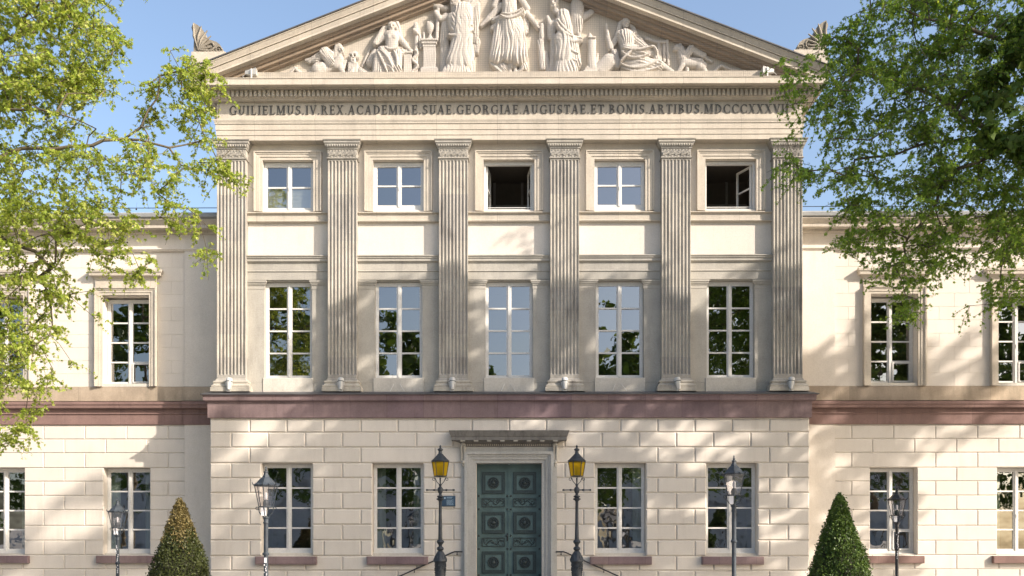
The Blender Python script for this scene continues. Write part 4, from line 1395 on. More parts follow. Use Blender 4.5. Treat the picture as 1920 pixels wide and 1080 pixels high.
def dleaf(sgn):
    m = MB()
    z0, z1 = 1.085, PZ(870, YL)
    w0, w1 = 0.012, xi + 0.04
    m.box(w0, w1, 0.0, 0.06, z0, z1)
    pz = lambda zy: PZ(860 + zy / 4.9, YL)
    sx0, sx1 = PX(953.5 - 949.5, YL) + 0.06, PX(953.5 - 902.5, YL)
    pms = []
    for (ya, yb2) in ((122, 324), (488, 690), (850, 1055)):
        a, b_, c_, d_ = sx0, sx1, pz(yb2), pz(ya)
        pm = MB()
        for (q, q2, pr) in ((0.0, 0.028, 0.03), (0.028, 0.055, 0.06), (0.055, 0.10, 0.035), (0.10, 0.115, 0.05)):
            for (e0, e1, f0, f1) in ((a + q, a + q2, c_ + q, d_ - q), (b_ - q2, b_ - q, c_ + q, d_ - q),
                                     (a + q2 + 0.0005, b_ - q2 - 0.0005, c_ + q, c_ + q2), (a + q2 + 0.0005, b_ - q2 - 0.0005, d_ - q2, d_ - q)):
                pm.box(e0, e1, -pr, 0.001, f0, f1)
        pms.append(pm)
        m.box(a + 0.116, b_ - 0.116, -0.034, 0.001, c_ + 0.116, d_ - 0.116)
    st = MB()
    for zy in (343, 465, 708, 828, 1068):
        for x in (0.05, PX(57, YL)):
            st.disc_y((x, -0.0, pz(zy)), [(0.036, 0.0), (0.036, 0.015), (0.028, 0.03), (0.012, 0.04)], 10)
    ros, scr = [], []
    cx = (sx0 + sx1) / 2
    for (ya, yb2) in ((122, 324), (488, 690), (850, 1055)):
        ro = MB()
        cz = (pz(ya) + pz(yb2)) / 2
        ro.disc_y((cx, -0.036, cz), [(0.185, 0.0), (0.185, 0.03), (0.165, 0.036), (0.15, 0.012), (0.07, 0.014), (0.06, 0.04), (0.03, 0.06)], 22)
        for k in range(12):
            a = 2 * math.pi * k / 12
            ro.sphere((cx + 0.11 * math.cos(a), -0.05, cz + 0.11 * math.sin(a)), 0.03, 6, 4)
            a += 0.26
            ro.sphere((cx + 0.16 * math.cos(a), -0.065, cz + 0.16 * math.sin(a)), 0.017, 5, 4)
        ros.append(ro)
    rr_ = random.Random(5)
    for (ya, yb2) in ((364, 445), (726, 808)):
        ro = MB()
        cz = (pz(ya) + pz(yb2)) / 2
        hh = (pz(ya) - pz(yb2)) / 2 - 0.035
        pp = []
        n = 40
        for k in range(n + 1):
            t = k / n
            pp.append((sx0 + 0.05 + (sx1 - sx0 - 0.1) * t, -0.014, cz + hh * 0.6 * math.sin(t * 4 * math.pi)))
        ro.tube(pp, 0.012, 5)
        for k in range(70):
            t = rr_.uniform(0, 1)
            x, z = sx0 + 0.04 + (sx1 - sx0 - 0.08) * t, cz + rr_.uniform(-0.95, 0.95) * hh
            ro.sphere((x, -0.008, z), rr_.uniform(0.010, 0.020), 5, 4, (1.2, 0.8, 0.8))
        (a, b_, c_, d_) = (sx0, sx1, pz(yb2), pz(ya))
        for (e0, e1, f0, f1) in ((a, a + 0.025, c_, d_), (b_ - 0.025, b_, c_, d_), (a + 0.0255, b_ - 0.0255, c_, c_ + 0.025), (a + 0.0255, b_ - 0.0255, d_ - 0.025, d_)):
            ro.box(e0, e1, -0.04, 0.001, f0, f1)
        scr.append(ro)
    if sgn < 0:
        for q in [m, st] + ros + scr + pms:
            q.v = [(-x, y, z) for x, y, z in q.v]
            q.f = [f[::-1] for f in q.f]
    return m, st, ros, scr, pms


for s_ in (-1, 1):
    m, st, ros, scr, pms = dleaf(s_)
    d_ = m.build('door_leaf', 'door', hall, (0, YL, 0))
    st.build('stud', 'door_dark', d_, smooth=True)
    for q in pms:
        q.build('panel_moulding', 'door_mould', d_)
    for q in ros:
        q.build('rosette', 'door_dark', d_, smooth=True)
    for q in scr:
        q.build('scroll_panel', 'door_dark', d_, smooth=True)
    if s_ == -1:
        h_ = MB()
        zz = PZ(860 + 715 / 4.9, YL)
        h_.box(-0.075, -0.035, -0.02, 0.0, zz - 0.14, zz + 0.1)
        h_.tube([(-0.055, -0.02, zz + 0.02), (-0.055, -0.07, zz + 0.02), (-0.13, -0.07, zz + 0.01)], 0.013, 8)
        h_.build('door_handle', 'black', d_)
m = MB()
m.box(-0.022, 0.022, -0.03, 0.05, 1.09, PZ(871, YL))
m.build('door_astragal', 'door', hall, (0, YL, 0))

# ---------------------------------------------------------------- wings
YW = 1.5
rows_w_px = [797.6, 823, 848.9, 876.8, 902.4, 929, 956, 985.4, 1013.3, 1040.3, 1067, 1094, 1121]
rwz = [PZ(y, YW) for y in rows_w_px] + [0.0]
XWE = 24.0
XST = PX(610, YW - 0.06)     # end of the plain strip
wing_x = [PX(k, YW + 0.2) for k in (714.5, 950.0, 1186)]
WW = PX(44, YW)
pw = PX(78.3, YW)
for s_ in (-1, 1):
    lo, hi = (XST, XWE) if s_ > 0 else (-XWE, -XST)
    wg0, wg1 = rwz[9], rwz[3]
    hs = [(s_ * x - WW, s_ * x + WW, wg0, wg1) for x in wing_x]
    m = MB()
    # pattern anchored on the window centres
    anchor = s_ * wing_x[0]
    mm = MB()
    sh = [(a - anchor, b_ - anchor, c_, d_) for a, b_, c_, d_ in hs]
    block_wall(mm, lo - anchor, hi - anchor, rwz, pw, sh, YW, 0.032, 0.014, 0.02, 0, [0.0, pw * 3 * s_, pw * 6 * s_])
    mm.v = [(x + anchor, y, z) for x, y, z in mm.v]
    m = mm
    m.holed(lo + 0.002, hi, 0.0, PZ(790, YW), YW + 0.03, YW + 0.55, hs)
    m.build('wing_ground_wall', 'plaster', hall)
    # plain pilaster strip next to the centre
    m = MB()
    a, b_ = sorted((s_ * (W0 - 0.01), s_ * XST))
    m.box(a, b_, YW - 0.06, YW + 0.4, 0.0, PZ(796, YW))
    ub, ut = PZ(724.5, YW), PZ(471, YW)
    a, b_ = sorted((s_ * (XE - 0.03), s_ * XST))
    m.box(a, b_, YW - 0.06, YW + 0.4, ub, ut)
    m.build('corner_strip', 'plaster_smooth', hall)
    # red stone band, ledge and weathered base course
    def wband(x_in, x_out, dy, nm):
        a, b_ = sorted((s_ * x_in, s_ * x_out))
        q0, q1 = PZ(796, YW - dy), PZ(766, YW - dy)
        h = q1 - q0
        mb = MB()
        mb.strip([(-0.1, q0), (0.03, q0), (0.04, q0 + 0.01), (0.04, q0 + h * 0.62), (0.075, q0 + h * 0.66), (0.075, q0 + h * 0.70), (0.03, q0 + h * 0.72), (0.03, q1), (-0.1, q1)], a, b_, YW - dy)
        mb.build('red_stone_band', 'brown', hall)
        mb = MB()
        q2 = PZ(751, YW - 0.2)
        mb.strip([(-0.1, q1 + 0.001), (0.15, q1 + 0.001), (0.16, q1 + 0.02), (0.165, q1 + 0.10), (0.19, q1 + 0.12), (0.19, q2 - 0.02), (-0.1, q2 + 0.02)], a, b_, YW - dy)
        mb.build('ledge', 'brown', hall)
        mb = MB()
        mb.strip([(-0.1, q2 + 0.021), (0.03, q2 + 0.021), (0.03, ub - 0.015), (0.0, ub), (-0.1, ub)], a, b_, YW - dy)
        mb.build('base_course', 'band', hall)
    wband(W0 - 0.01, XST + 0.03, 0.06, 'strip')
    wband(XST + 0.031, XWE, 0.0, 'wall')
    # smooth ashlar upper wall
    wz = [ut] + [PZ(y, YW) for y in (501, 526, 551, 576, 600.7, 626, 650.7, 675, 700)] + [ub]
    uw0, uw1 = PZ(720, YW + 0.1), PZ(553, YW)
    hs2 = [(s_ * x - WW, s_ * x + WW, uw0, uw1) for x in wing_x]
    hs2b = [(s_ * x - WW - 0.32, s_ * x + WW + 0.32, ub - 0.1, PZ(505, YW)) for x in wing_x]
    mm = MB()
    block_wall(mm, lo - anchor, hi - anchor, wz, pw * 0.72, [(a - anchor, b_ - anchor, c_, d_) for a, b_, c_, d_ in hs2b], YW, 0.009, 0.007, 0.003, 1)
    mm.v = [(x + anchor, y, z) for x, y, z in mm.v]
    mm.holed(lo + 0.002, hi, ub, ut, YW + 0.008, YW + 0.6, hs2)
    mm.build('wing_upper_wall', 'plaster_smooth', hall)
    # wing entablature
    m = MB()
    a, b_ = (XE - 0.05, XWE) if s_ > 0 else (-XWE, -XE + 0.05)
    fz0 = PZ(473, YW - 0.1)
    e1 = PZ(445, YW)
    k0, k1 = PZ(426, YW - 0.45), PZ(408.5, YW - 0.6)
    m.strip([(-0.1, ut + 0.001), (0.07, ut + 0.001), (0.09, ut + 0.03), (0.13, ut + 0.05), (0.13, ut + 0.085), (0.03, ut + 0.1), (0.03, e1 + 0.1), (-0.1, e1 + 0.1)], a, b_, YW)
    m.build('wing_frieze', 'plaster_smooth', hall)
    m = MB()
    k2 = PZ(420, YW - 0.46)
    m.strip([(-0.1, e1 + 0.101), (0.10, e1 + 0.101), (0.15, k0 - 0.06), (0.15, k0 + 0.02), (0.40, k0 + 0.02), (0.42, k0), (0.46, k0), (0.46, k2), (0.48, k2 + 0.01), (0.60, k1 - 0.02), (0.60, k1), (-0.1, k1 + 0.02)], a, b_, YW)
    m.build('wing_cornice', 'sand', hall)
    # gutter and roof
    m = MB()
    m.strip([(0.3, k1 + 0.022), (0.60, k1 + 0.022), (0.65, k1 + 0.05), (0.67, k1 + 0.15), (0.63, k1 + 0.19), (0.3, k1 + 0.19)], a, b_, YW)
    m.build('gutter', 'roof', hall)
    m = MB()
    m.add([(a, YW - 0.4, k1 + 0.12), (b_, YW - 0.4, k1 + 0.12), (b_, YW + 6.0, k1 + 1.9), (a, YW + 6.0, k1 + 1.9), (a, YW + 12, k1), (b_, YW + 12, k1)], [(0, 1, 2, 3), (3, 2, 5, 4)])
    x = a
    while x < b_:
        m.tube([(x, YW - 0.4, k1 + 0.14), (x, YW + 6.0, k1 + 1.92)], 0.02, 4)
        x += 0.6
    m.build('wing_roof', 'slate', hall)
    rl = MB()
    rl.tube([(a, YW + 0.2, k1 + 0.62), (b_, YW + 0.2, k1 + 0.62)], 0.012, 6)
    x = a + 0.4
    while x < b_:
        rl.tube([(x, YW + 0.2, k1 + 0.2), (x, YW + 0.2, k1 + 0.62)], 0.012, 6)
        x += 2.2
    rl.build('roof_snow_rail', 'iron_grey', hall)
    if s_ > 0:
        dp = MB()
        xx = XE + 0.16
        dp.tube([(xx, YW - 0.5, k1 + 0.14), (xx + 0.08, YW - 0.45, k1 + 0.0), (xx + 0.05, YW - 0.14, k1 - 0.5), (xx, YW - 0.12, PZ(500, YW))], 0.03, 8)
        dp.build('downpipe', 'roof', hall, smooth=True)
    # windows with surrounds
    for k, x in enumerate(wing_x):
        X_ = s_ * x
        window(X_, YW + 0.30, WW - 0.01, wg0 + 0.05, wg1 - 0.01, 4, glass='glass_old', curtain=(k == 1) or (s_ < 0), mat='white', vent=(s_ > 0 and k == 0))
        m = MB()
        w_ = PX(54.5, YW)
        q1, q0 = PZ(1042, YW - 0.1), PZ(1056, YW - 0.1)
        m.bblock(-w_, w_, YW - 0.15, YW + 0.06, q0, q1, 0.012)
        m.build('window_sill', 'purple' if s_ < 0 else 'brown', hall, (X_, 0, 0))
        m = MB()
        m.box(-WW + 0.003, WW - 0.003, YW + 0.1, YW + 0.5, wg0 + 0.001, wg0 + 0.04)
        m.build('sub_sill', 'subsill', hall, (X_, 0, 0))
        window(X_, YW + 0.32, WW - 0.01, uw0 + 0.01, uw1 - 0.06, 4, glass='glass', bottom=0.05, vent=True)
        m = MB()
        m.box(-WW + 0.002, WW - 0.002, YW - 0.02, YW + 0.5, ub + 0.001, uw0 + 0.008)
        m.build('sub_sill', 'subsill', hall, (X_, 0, 0))
        surround(WW, ub + 0.002, uw1, 0.24, ST, YW, x=X_)
        m = MB()
        hz0, hz1 = PZ(521, YW - 0.1), PZ(503, YW - 0.2)
        wq = WW + 0.24
        m.box(-wq + 0.0, wq - 0.0, YW - 0.06, YW - 0.001, uw1 + 0.241, hz0)
        m.mould([(-0.02, hz0 + 0.001), (0.02, hz0 + 0.001), (0.05, hz0 + 0.06), (0.16, hz0 + 0.08), (0.17, hz0 + 0.16), (0.20, hz0 + 0.19), (0.21, hz1 - 0.02), (-0.02, hz1 + 0.02)], -wq, wq, YW - 0.04, YW + 0.01)
        m.build('window_hood', 'sand', hall, (X_, 0, 0))

# ---------------------------------------------------------------- stairs
stp = MB()
for k in range(6):
    zt_ = 1.08 - 0.18 * k
    q = 0.33 * k
    stp.box(-1.95 - q, 1.95 + q, -1.5 - q, -0.001 if k else 0.41, zt_ - 0.18 - (0.0 if k < 5 else 0), zt_ - 0.0005)
stairs = stp.build('stairs', 'step', None, bevel=0.012)
tag(stairs, 'grey stone steps rising to the green double door', 'stairs')
for s_ in (-1, 1):
    r_ = empty('handrail', (s_ * 1.5, -0.1, 1.08))
    tag(r_, ('thin black handrail descending left' if s_ < 0 else 'thin black handrail descending right') + ' from the door beside the amber lamp', 'handrail', 'stair handrails by the door')
    m = MB()
    pz0 = PZ(1034.5, -0.12) - 1.08
    sg = s_
    m.tube([(-0.05 * sg, 0, pz0), (0.2 * sg, 0, pz0), (0.28 * sg, -0.0, pz0 - 0.03), (1.9 * sg, 0, pz0 - 0.03 - 1.62 * 0.45), (2.5 * sg, 0, pz0 - 0.03 - 2.22 * 0.45)], 0.022, 8)
    m.build('rail', 'black', r_, smooth=True)
    for xx in (0.12, 0.62, 1.45, 2.2):
        zz = pz0 - max(0, xx - 0.24) * 0.45
        m = MB()
        m.tube([(xx * sg, 0, zz - 0.02), (xx * sg, 0.0, zz - 0.09), (xx * sg, 0.1, zz - 0.10)], 0.012, 6)
        m.sphere((xx * sg, 0.0, zz - 0.09), 0.022, 6, 5)
        m.build('bracket', 'black', r_)

# ---------------------------------------------------------------- plaque
pq = empty('info_plaque', tuple(P(841, 939.5, -0.03)))
tag(pq, 'small blue enamel information plaque on the wall left of the door', 'plaque')
m = MB()
pw_, ph_ = 0.215, 0.165
m.bblock(-pw_, pw_, -0.012, 0.012, -ph_, ph_, 0.004)
m.build('plate', 'plaque', pq)
m = MB()
rr_ = random.Random(4)


def tline(x0, x1, z, h):
    x = x0
    while x < x1:
        w_ = rr_.uniform(0.010, 0.022)
        m.box(x, min(x + w_, x1), -0.0145, -0.0125, z, z + h * rr_.uniform(0.7, 1.0))
        x += w_ + rr_.uniform(0.003, 0.006)


tline(-0.06, 0.13, 0.115, 0.018)
tline(-0.06, 0.10, 0.085, 0.018)
for k in range(8):
    tline(-0.06, (0.15, 0.12, 0.15, 0.09, 0.16, 0.14, 0.16, 0.17)[k], 0.03 - k * 0.022, 0.011)
m.box(-0.14, -0.09, -0.0145, -0.0125, 0.07, 0.12)
m.build('lettering', 'plaque_txt', pq)


# ---------------------------------------------------------------- floodlights on the ledge
def floodlight(name_parent):
    r_ = empty('floodlight')
    m = MB()
    m.lathe([(0.045, -0.17), (0.085, 0.02), (0.10, 0.10), (0.10, 0.17), (0.085, 0.20), (0.02, 0.215)], 0, 0, 14)
    hs_ = m.build('housing', 'flood', r_, (0, 0, 0.22), (R(-12), 0, 0), smooth=True)
    m = MB()
    m.lathe([(0.102, 0.075), (0.106, 0.08), (0.106, 0.09), (0.102, 0.095)], 0, 0, 14)
    m.build('clamp_ring', 'iron_grey', hs_)
    m = MB()
    m.tube([(-0.112, 0, 0.29), (-0.10, 0, 0.22), (-0.05, 0, 0.02), (0.05, 0, 0.02), (0.10, 0, 0.22), (0.112, 0, 0.29)], 0.011, 6)
    m.box(-0.06, 0.06, -0.05, 0.05, 0, 0.012)
    m.build('bracket', 'flood', r_)
    return r_


fl = floodlight(None)
fx = [428, 638.5, 848, 1059, 1271, 1482.5]
FLL = ['white floodlight at the foot of the leftmost pilaster', 'white floodlight at the foot of the second pilaster from the left', 'white floodlight at the foot of the pilaster just left of the central tall window',
       'white floodlight at the foot of the pilaster just right of the central tall window', 'dull grey floodlight turned sideways at the foot of the second pilaster from the right', 'white floodlight turned right at the foot of the rightmost pilaster']
for i, xx in enumerate(fx):
    o = fl if i == 0 else copy_tree(fl)
    o.location = (PX(xx - 954.5, -0.16), -0.16, LT - 0.012)
    if i == 4:
        o.rotation_euler.z = R(60)
    if i == 5:
        o.rotation_euler.z = R(-35)
    tag(o, FLL[i], 'floodlight', 'floodlights on the ledge at the pilaster feet')
for s_, lab in ((-1, 'white box floodlight in the left corner of the pediment'), (1, 'white box floodlight in the right corner of the pediment')):
    r_ = empty('floodlight', (s_ * PX(482, -0.42), -0.42, zc_top + 0.02))
    tag(r_, lab, 'floodlight', 'floodlights in the pediment corners')
    m = MB()
    m.add([(-s_ * 0.13, -0.1, 0.14), (-s_ * 0.13, 0.1, 0.14), (-s_ * 0.13, 0.1, 0.34), (-s_ * 0.13, -0.1, 0.34), (s_ * 0.22, -0.04, 0.17), (s_ * 0.22, 0.06, 0.17), (s_ * 0.22, 0.06, 0.27), (s_ * 0.22, -0.04, 0.27)],
          [(0, 1, 2, 3), (4, 7, 6, 5), (0, 4, 5, 1), (1, 5, 6, 2), (2, 6, 7, 3), (3, 7, 4, 0)])
    m.build('housing', 'flood', r_)
    m = MB()
    m.box(-0.02, 0.02, -0.12, -0.101, 0.0, 0.3)
    m.box(-0.06, 0.06, -0.12, 0.1, 0.0, 0.012)
    m.build('bracket', 'white', r_)
    m = MB()
    m.tube([(s_ * 0.2, 0, 0.2), (s_ * 0.3, 0, 0.12), (s_ * 0.24, -0.02, 0.02)], 0.010, 6)
    m.build('cable', 'white', r_)

# bird net over the pediment
nt = MB()
YN = -0.52
zb_ = zc_top + 0.03
ap = apex_out - 0.50
hw = (ap - zb_) / SL
tw = 0.0016
x = -hw
while x < hw:
    zt_ = ap - SL * abs(x)
    if zt_ > zb_ + 0.05:
        nt.add([(x - tw, YN, zb_), (x + tw, YN, zb_), (x, YN + 0.003, zb_), (x - tw, YN, zt_), (x + tw, YN, zt_), (x, YN + 0.003, zt_)], [(0, 1, 4, 3), (1, 2, 5, 4), (2, 0, 3, 5)])
    x += 0.066
z = zb_ + 0.03
while z < ap:
    h_ = (ap - z) / SL
    nt.add([(-h_, YN - 0.001, z - tw), (-h_, YN - 0.001, z + tw), (-h_, YN + 0.002, z), (h_, YN - 0.001, z - tw), (h_, YN - 0.001, z + tw), (h_, YN + 0.002, z)], [(0, 1, 4, 3), (1, 2, 5, 4), (2, 0, 3, 5)])
    z += 0.066
tag(nt.build('bird_net', 'wire'), 'fine bird net stretched across the sculpted pediment', 'net')


# ---------------------------------------------------------------- lamps
def lantern_frame(m, n, r_top, z_top, r_bot, z_bot, bar=0.009, rot=0.0):
    for k in range(n):
        a = 2 * math.pi * k / n + rot
        m.tube([(r_bot * math.cos(a), r_bot * math.sin(a), z_bot), (r_top * math.cos(a), r_top * math.sin(a), z_top)], bar, 5)
    for (r, z) in ((r_top, z_top), (r_bot, z_bot)):
        pts = [(r * math.cos(2 * math.pi * k / n + rot), r * math.sin(2 * math.pi * k / n + rot), z) for k in range(n + 1)]
        m.tube(pts, bar * 1.2, 5, caps=False)


def lantern_glass(m, n, r_top, z_top, r_bot, z_bot, rot=0.0):
    vs = []
    for k in range(n):
        a = 2 * math.pi * k / n + rot
        vs += [(r_bot * math.cos(a), r_bot * math.sin(a), z_bot), (r_top * math.cos(a), r_top * math.sin(a), z_top)]
    m.add(vs, [(2 * k, (2 * k + 2) % (2 * n), (2 * k + 3) % (2 * n), 2 * k + 1) for k in range(n)])


def street_lamp(iron, H, box_side=-1):
    """hexagonal lantern on a slim post; H = height of the finial tip"""
    r_ = empty('street_lamp')
    p = MB()
    zp = H - 0.985      # post top
    p.lathe([(0.13, 0.0), (0.13, 0.10), (0.10, 0.14), (0.085, 0.5), (0.095, 0.55), (0.06, 0.62), (0.052, 0.95), (0.065, 0.97), (0.065, 1.0), (0.045, 1.03), (0.043, zp - 0.73), (0.06, zp - 0.72), (0.062, zp - 0.69), (0.044, zp - 0.67),
             (0.042, zp - 0.13), (0.052, zp - 0.12), (0.054, zp - 0.10), (0.045, zp - 0.08), (0.05, zp - 0.03), (0.068, zp - 0.015), (0.068, zp), (0.03, zp + 0.01)], 0, 0, 16)
    p.build('post', iron, r_, smooth=True)
    b_ = MB()
    zb__ = zp + 0.20
    for k in range(4):
        a = math.pi / 2 * k + 0.0
        ca, sa = math.cos(a), math.sin(a)
        pp = [(0.03, zp), (0.09, zp + 0.04), (0.13, zp + 0.10), (0.14, zp + 0.16), (0.135, zb__)]
        b_.tube([(r * ca, r * sa, z) for r, z in pp], 0.010, 6)
        ring = [(0.17 + 0.028 * math.cos(t), zb__ - 0.03 + 0.028 * math.sin(t)) for t in [2 * math.pi * j / 8 for j in range(9)]]
        b_.tube([(r * ca, r * sa, z) for r, z in ring], 0.007, 5, caps=False)
    b_.build('bracket', 'black' if iron == 'black' else iron, r_, smooth=True)
    bx = MB()
    bx.box(-0.085 if box_side < 0 else -0.065, -0.008 if box_side < 0 else 0.0, -0.04, 0.04, zp + 0.03, zp + 0.185)
    bx.build('gear_box', 'sticker', r_)
    f = MB()
    zt_ = zb__ + 0.405
    lantern_frame(f, 6, 0.222, zt_, 0.138, zb__, 0.009, R(30))
    fo = f.build('lantern_frame', iron, r_)
    gl = MB()
    lantern_glass(gl, 6, 0.218, zt_, 0.135, zb__, R(30))
    gl.build('glass', 'lamp_glass', fo)
    bb = MB()
    bb.lathe([(0.055, zb__ + 0.01), (0.06, zb__ + 0.08), (0.045, zb__ + 0.13), (0.02, zb__ + 0.14)], 0, 0, 10)
    bb.build('burner', 'iron_grey', fo)
    bb = MB()
    bb.lathe([(0.02, zb__ + 0.14), (0.028, zb__ + 0.16), (0.028, zb__ + 0.26), (0.012, zb__ + 0.28)], 0, 0, 10)
    bb.build('bulb', 'sticker', fo, smooth=True)
    rf_ = MB()
    rf_.lathe([(0.235, zt_ + 0.0), (0.24, zt_ + 0.015), (0.19, zt_ + 0.05), (0.115, zt_ + 0.135), (0.085, zt_ + 0.16), (0.07, zt_ + 0.165), (0.07, zt_ + 0.18), (0.05, zt_ + 0.21), (0.035, zt_ + 0.25), (0.055, zt_ + 0.255), (0.05, zt_ + 0.27),
               (0.018, zt_ + 0.285), (0.026, zt_ + 0.31), (0.012, zt_ + 0.33), (0.018, zt_ + 0.345), (0.006, zt_ + 0.375)], 0, 0, 6, R(30))
    rf_.build('lamp_roof', iron, r_)
    cr = MB()
    for k in range(6):
        a = R(60 * k + 30)
        ca, sa = math.cos(a), math.sin(a)
        cr.tube([(0.22 * ca, 0.22 * sa, zt_ + 0.0), (0.255 * ca, 0.255 * sa, zt_ + 0.03), (0.27 * ca, 0.27 * sa, zt_ + 0.07)], [0.016, 0.012, 0.003], 5)
        a2 = R(60 * k + 60)
        cr.sphere((0.212 * math.cos(a2), 0.212 * math.sin(a2), zt_ + 0.022), 0.022, 6, 4)
        for j in range(5):
            t = (j + 1) / 6
            x = 0.235 * ((1 - t) * math.cos(a) + t * math.cos(a + R(60)))
            y = 0.235 * ((1 - t) * math.sin(a) + t * math.sin(a + R(60)))
            cr.sphere((x, y, zt_ + 0.0), 0.011, 5, 4)
    cr.build('crest', iron, r_)
    return r_


def place_lamp(px, py_top, dist, iron, label, group, box_side=-1, stick=0, rz_=0.0):
    z = EYE + (HZ - py_top) * dist / F
    o = street_lamp(iron, z, box_side)
    o.location = ((px - 954.5) * dist / F, dist - D, 0)
    o.rotation_euler.z = rz_
    tag(o, label, 'street lamp', group)
    if stick:
        m = MB()
        rr2 = random.Random(stick)
        if stick == 1:
            m.box(-0.022, 0.022, -0.052, -0.0455, z - 1.86, z - 1.76)
            for k in range(7):
                m.sphere((rr2.uniform(-0.03, 0.03), -0.045, z - 1.9 - k * 0.035), rr2.uniform(0.008, 0.014), 5, 4, (1, 0.3, 1.3))
        else:
            for k in range(16):
                m.sphere((rr2.uniform(-0.03, 0.03), -0.042, z - 1.25 - k * 0.045), rr2.uniform(0.010, 0.018), 5, 4, (1, 0.3, 1.3))
        m.build('sticker', 'sticker', o)
    return o


GL = 'slim street lamps with clear lanterns'
place_lamp(498, 873.5, 18.4, 'iron_grey', 'slim grey lamp with clear lantern before the left ground-floor window of the centre', GL, stick=1)
place_lamp(1375.5, 853.5, 18.8, 'iron_grey', 'tall blue-grey lamp with clear lantern before the right ground-floor window of the centre', GL, stick=0, rz_=R(-12))
place_lamp(218.5, 932, 24.5, 'iron_grey', 'small lamp before the left wing window beside the brown-topped yew', GL, stick=3)
place_lamp(1679.5, 911, 25.5, 'black', 'black lamp with stickered post before the right wing window beside the green yew', GL, stick=2)


def amber_lamp():
    r_ = empty('candelabra_lamp')
    base = 0.62
    s = 27.0 / F
    Zp = lambda zy: EYE + (HZ - (820 + zy / 4.154)) * s - base
    p = MB()
    k = s / 4.154 / 2
    prof = [(120, 1280), (120, 1240), (105, 1225), (95, 1150), (92, 1110), (78, 1090), (84, 1060), (82, 1000), (88, 975), (108, 965), (104, 950), (84, 935), (66, 905), (40, 888), (34, 884), (46, 878), (56, 868), (50, 858), (26, 848), (30, 836), (46, 826), (60, 815), (52, 805), (34, 796), (32, 780),
            (29, 700), (25, 600), (24, 500), (34, 492), (60, 484), (62, 478), (40, 474), (34, 470), (52, 464), (52, 456), (28, 452), (20, 440), (30, 434), (42, 418), (44, 408), (40, 396), (26, 388), (14, 380), (26, 372), (26, 366), (10, 362), (6, 330)]
    p.lathe([(max(r * k, 0.004), Zp(z)) for r, z in prof], 0, 0, 20)
    rr2 = random.Random(8)
    for i in range(90):
        a = rr2.uniform(0, 6.28)
        z = rr2.uniform(985, 1055)
        p.sphere((84 * k * math.cos(a), 84 * k * math.sin(a), Zp(z)), 0.022, 5, 4)
    for i in range(12):
        a = R(30 * i)
        p.tube([(40 * k * math.cos(a), 40 * k * math.sin(a), Zp(890)), (84 * k * math.cos(a), 84 * k * math.sin(a), Zp(932)), (104 * k * math.cos(a), 104 * k * math.sin(a), Zp(955))], 0.014, 5)
    p.build('post', 'iron', r_, smooth=True)
    c = MB()
    zc_ = Zp(410)
    c.tube([(-105 * 2 * k, 0, zc_), (105 * 2 * k, 0, zc_)], 0.016, 8)
    for sg in (-1, 1):
        c.sphere((sg * 105 * 2 * k, 0, zc_), 0.03, 8, 6)
        c.sphere((sg * 48 * 2 * k, 0, zc_), 0.034, 8, 6, (1.2, 0.9, 0.9))
        c.sphere((sg * 96 * 2 * k, 0, zc_), 0.022, 8, 6)
    c.lathe([(0.02, zc_ - 0.07), (0.07, zc_ - 0.05), (0.08, zc_), (0.07, zc_ + 0.05), (0.02, zc_ + 0.07)], 0, 0, 12)
    c.build('crossbar', 'iron', r_, smooth=True)
    b_ = MB()
    for kk in range(4):
        a = math.pi / 2 * kk
        ca, sa = math.cos(a), math.sin(a)
        pts = [(0.02, Zp(368)), (0.07, Zp(355)), (0.11, Zp(342)), (0.13, Zp(325)), (0.16, Zp(312))]
        b_.tube([(r * ca, r * sa, z) for r, z in pts], 0.012, 6)
        ring = [(0.185 + 0.035 * math.cos(t), Zp(326) + 0.035 * math.sin(t)) for t in [2 * math.pi * j / 10 for j in range(11)]]
        b_.tube([(r * ca, r * sa, z) for r, z in ring], 0.009, 5, caps=False)
    b_.build('bracket', 'iron', r_, smooth=True)
    f = MB()
    zt_, zb__ = Zp(190), Zp(303)
    rt, rb = 66 * 2 * k, 48 * 2 * k
    lantern_frame(f, 6, rt, zt_, rb, zb__, 0.011, R(0))
    fo = f.build('lantern_frame', 'iron', r_)
    gl = MB()
    lantern_glass(gl, 6, rt - 0.004, zt_, rb - 0.004, zb__, R(0))
    gl.build('glass', 'amber', fo)
    bb = MB()
    bb.lathe([(0.04, zb__), (0.05, zb__ + 0.06), (0.035, zb__ + 0.2), (0.03, zb__ + 0.27), (0.01, zb__ + 0.28)], 0, 0, 10)
    bb.build('burner', 'black', fo)
    rf_ = MB()
    rf_.lathe([(70 * 2 * k, Zp(188)), (71 * 2 * k, Zp(182)), (52 * 2 * k, Zp(165)), (34 * 2 * k, Zp(145)), (26 * 2 * k, Zp(138)), (25 * 2 * k, Zp(134)), (16 * 2 * k, Zp(126)), (13 * 2 * k, Zp(106)), (22 * 2 * k, Zp(100)), (21 * 2 * k, Zp(92)), (8 * 2 * k, Zp(84)), (5 * 2 * k, Zp(80)), (9 * 2 * k, Zp(72)), (6 * 2 * k, Zp(66)), (0.004, Zp(59))], 0, 0, 18)
    rf_.build('lamp_roof', 'iron', r_, smooth=True)
    return r_


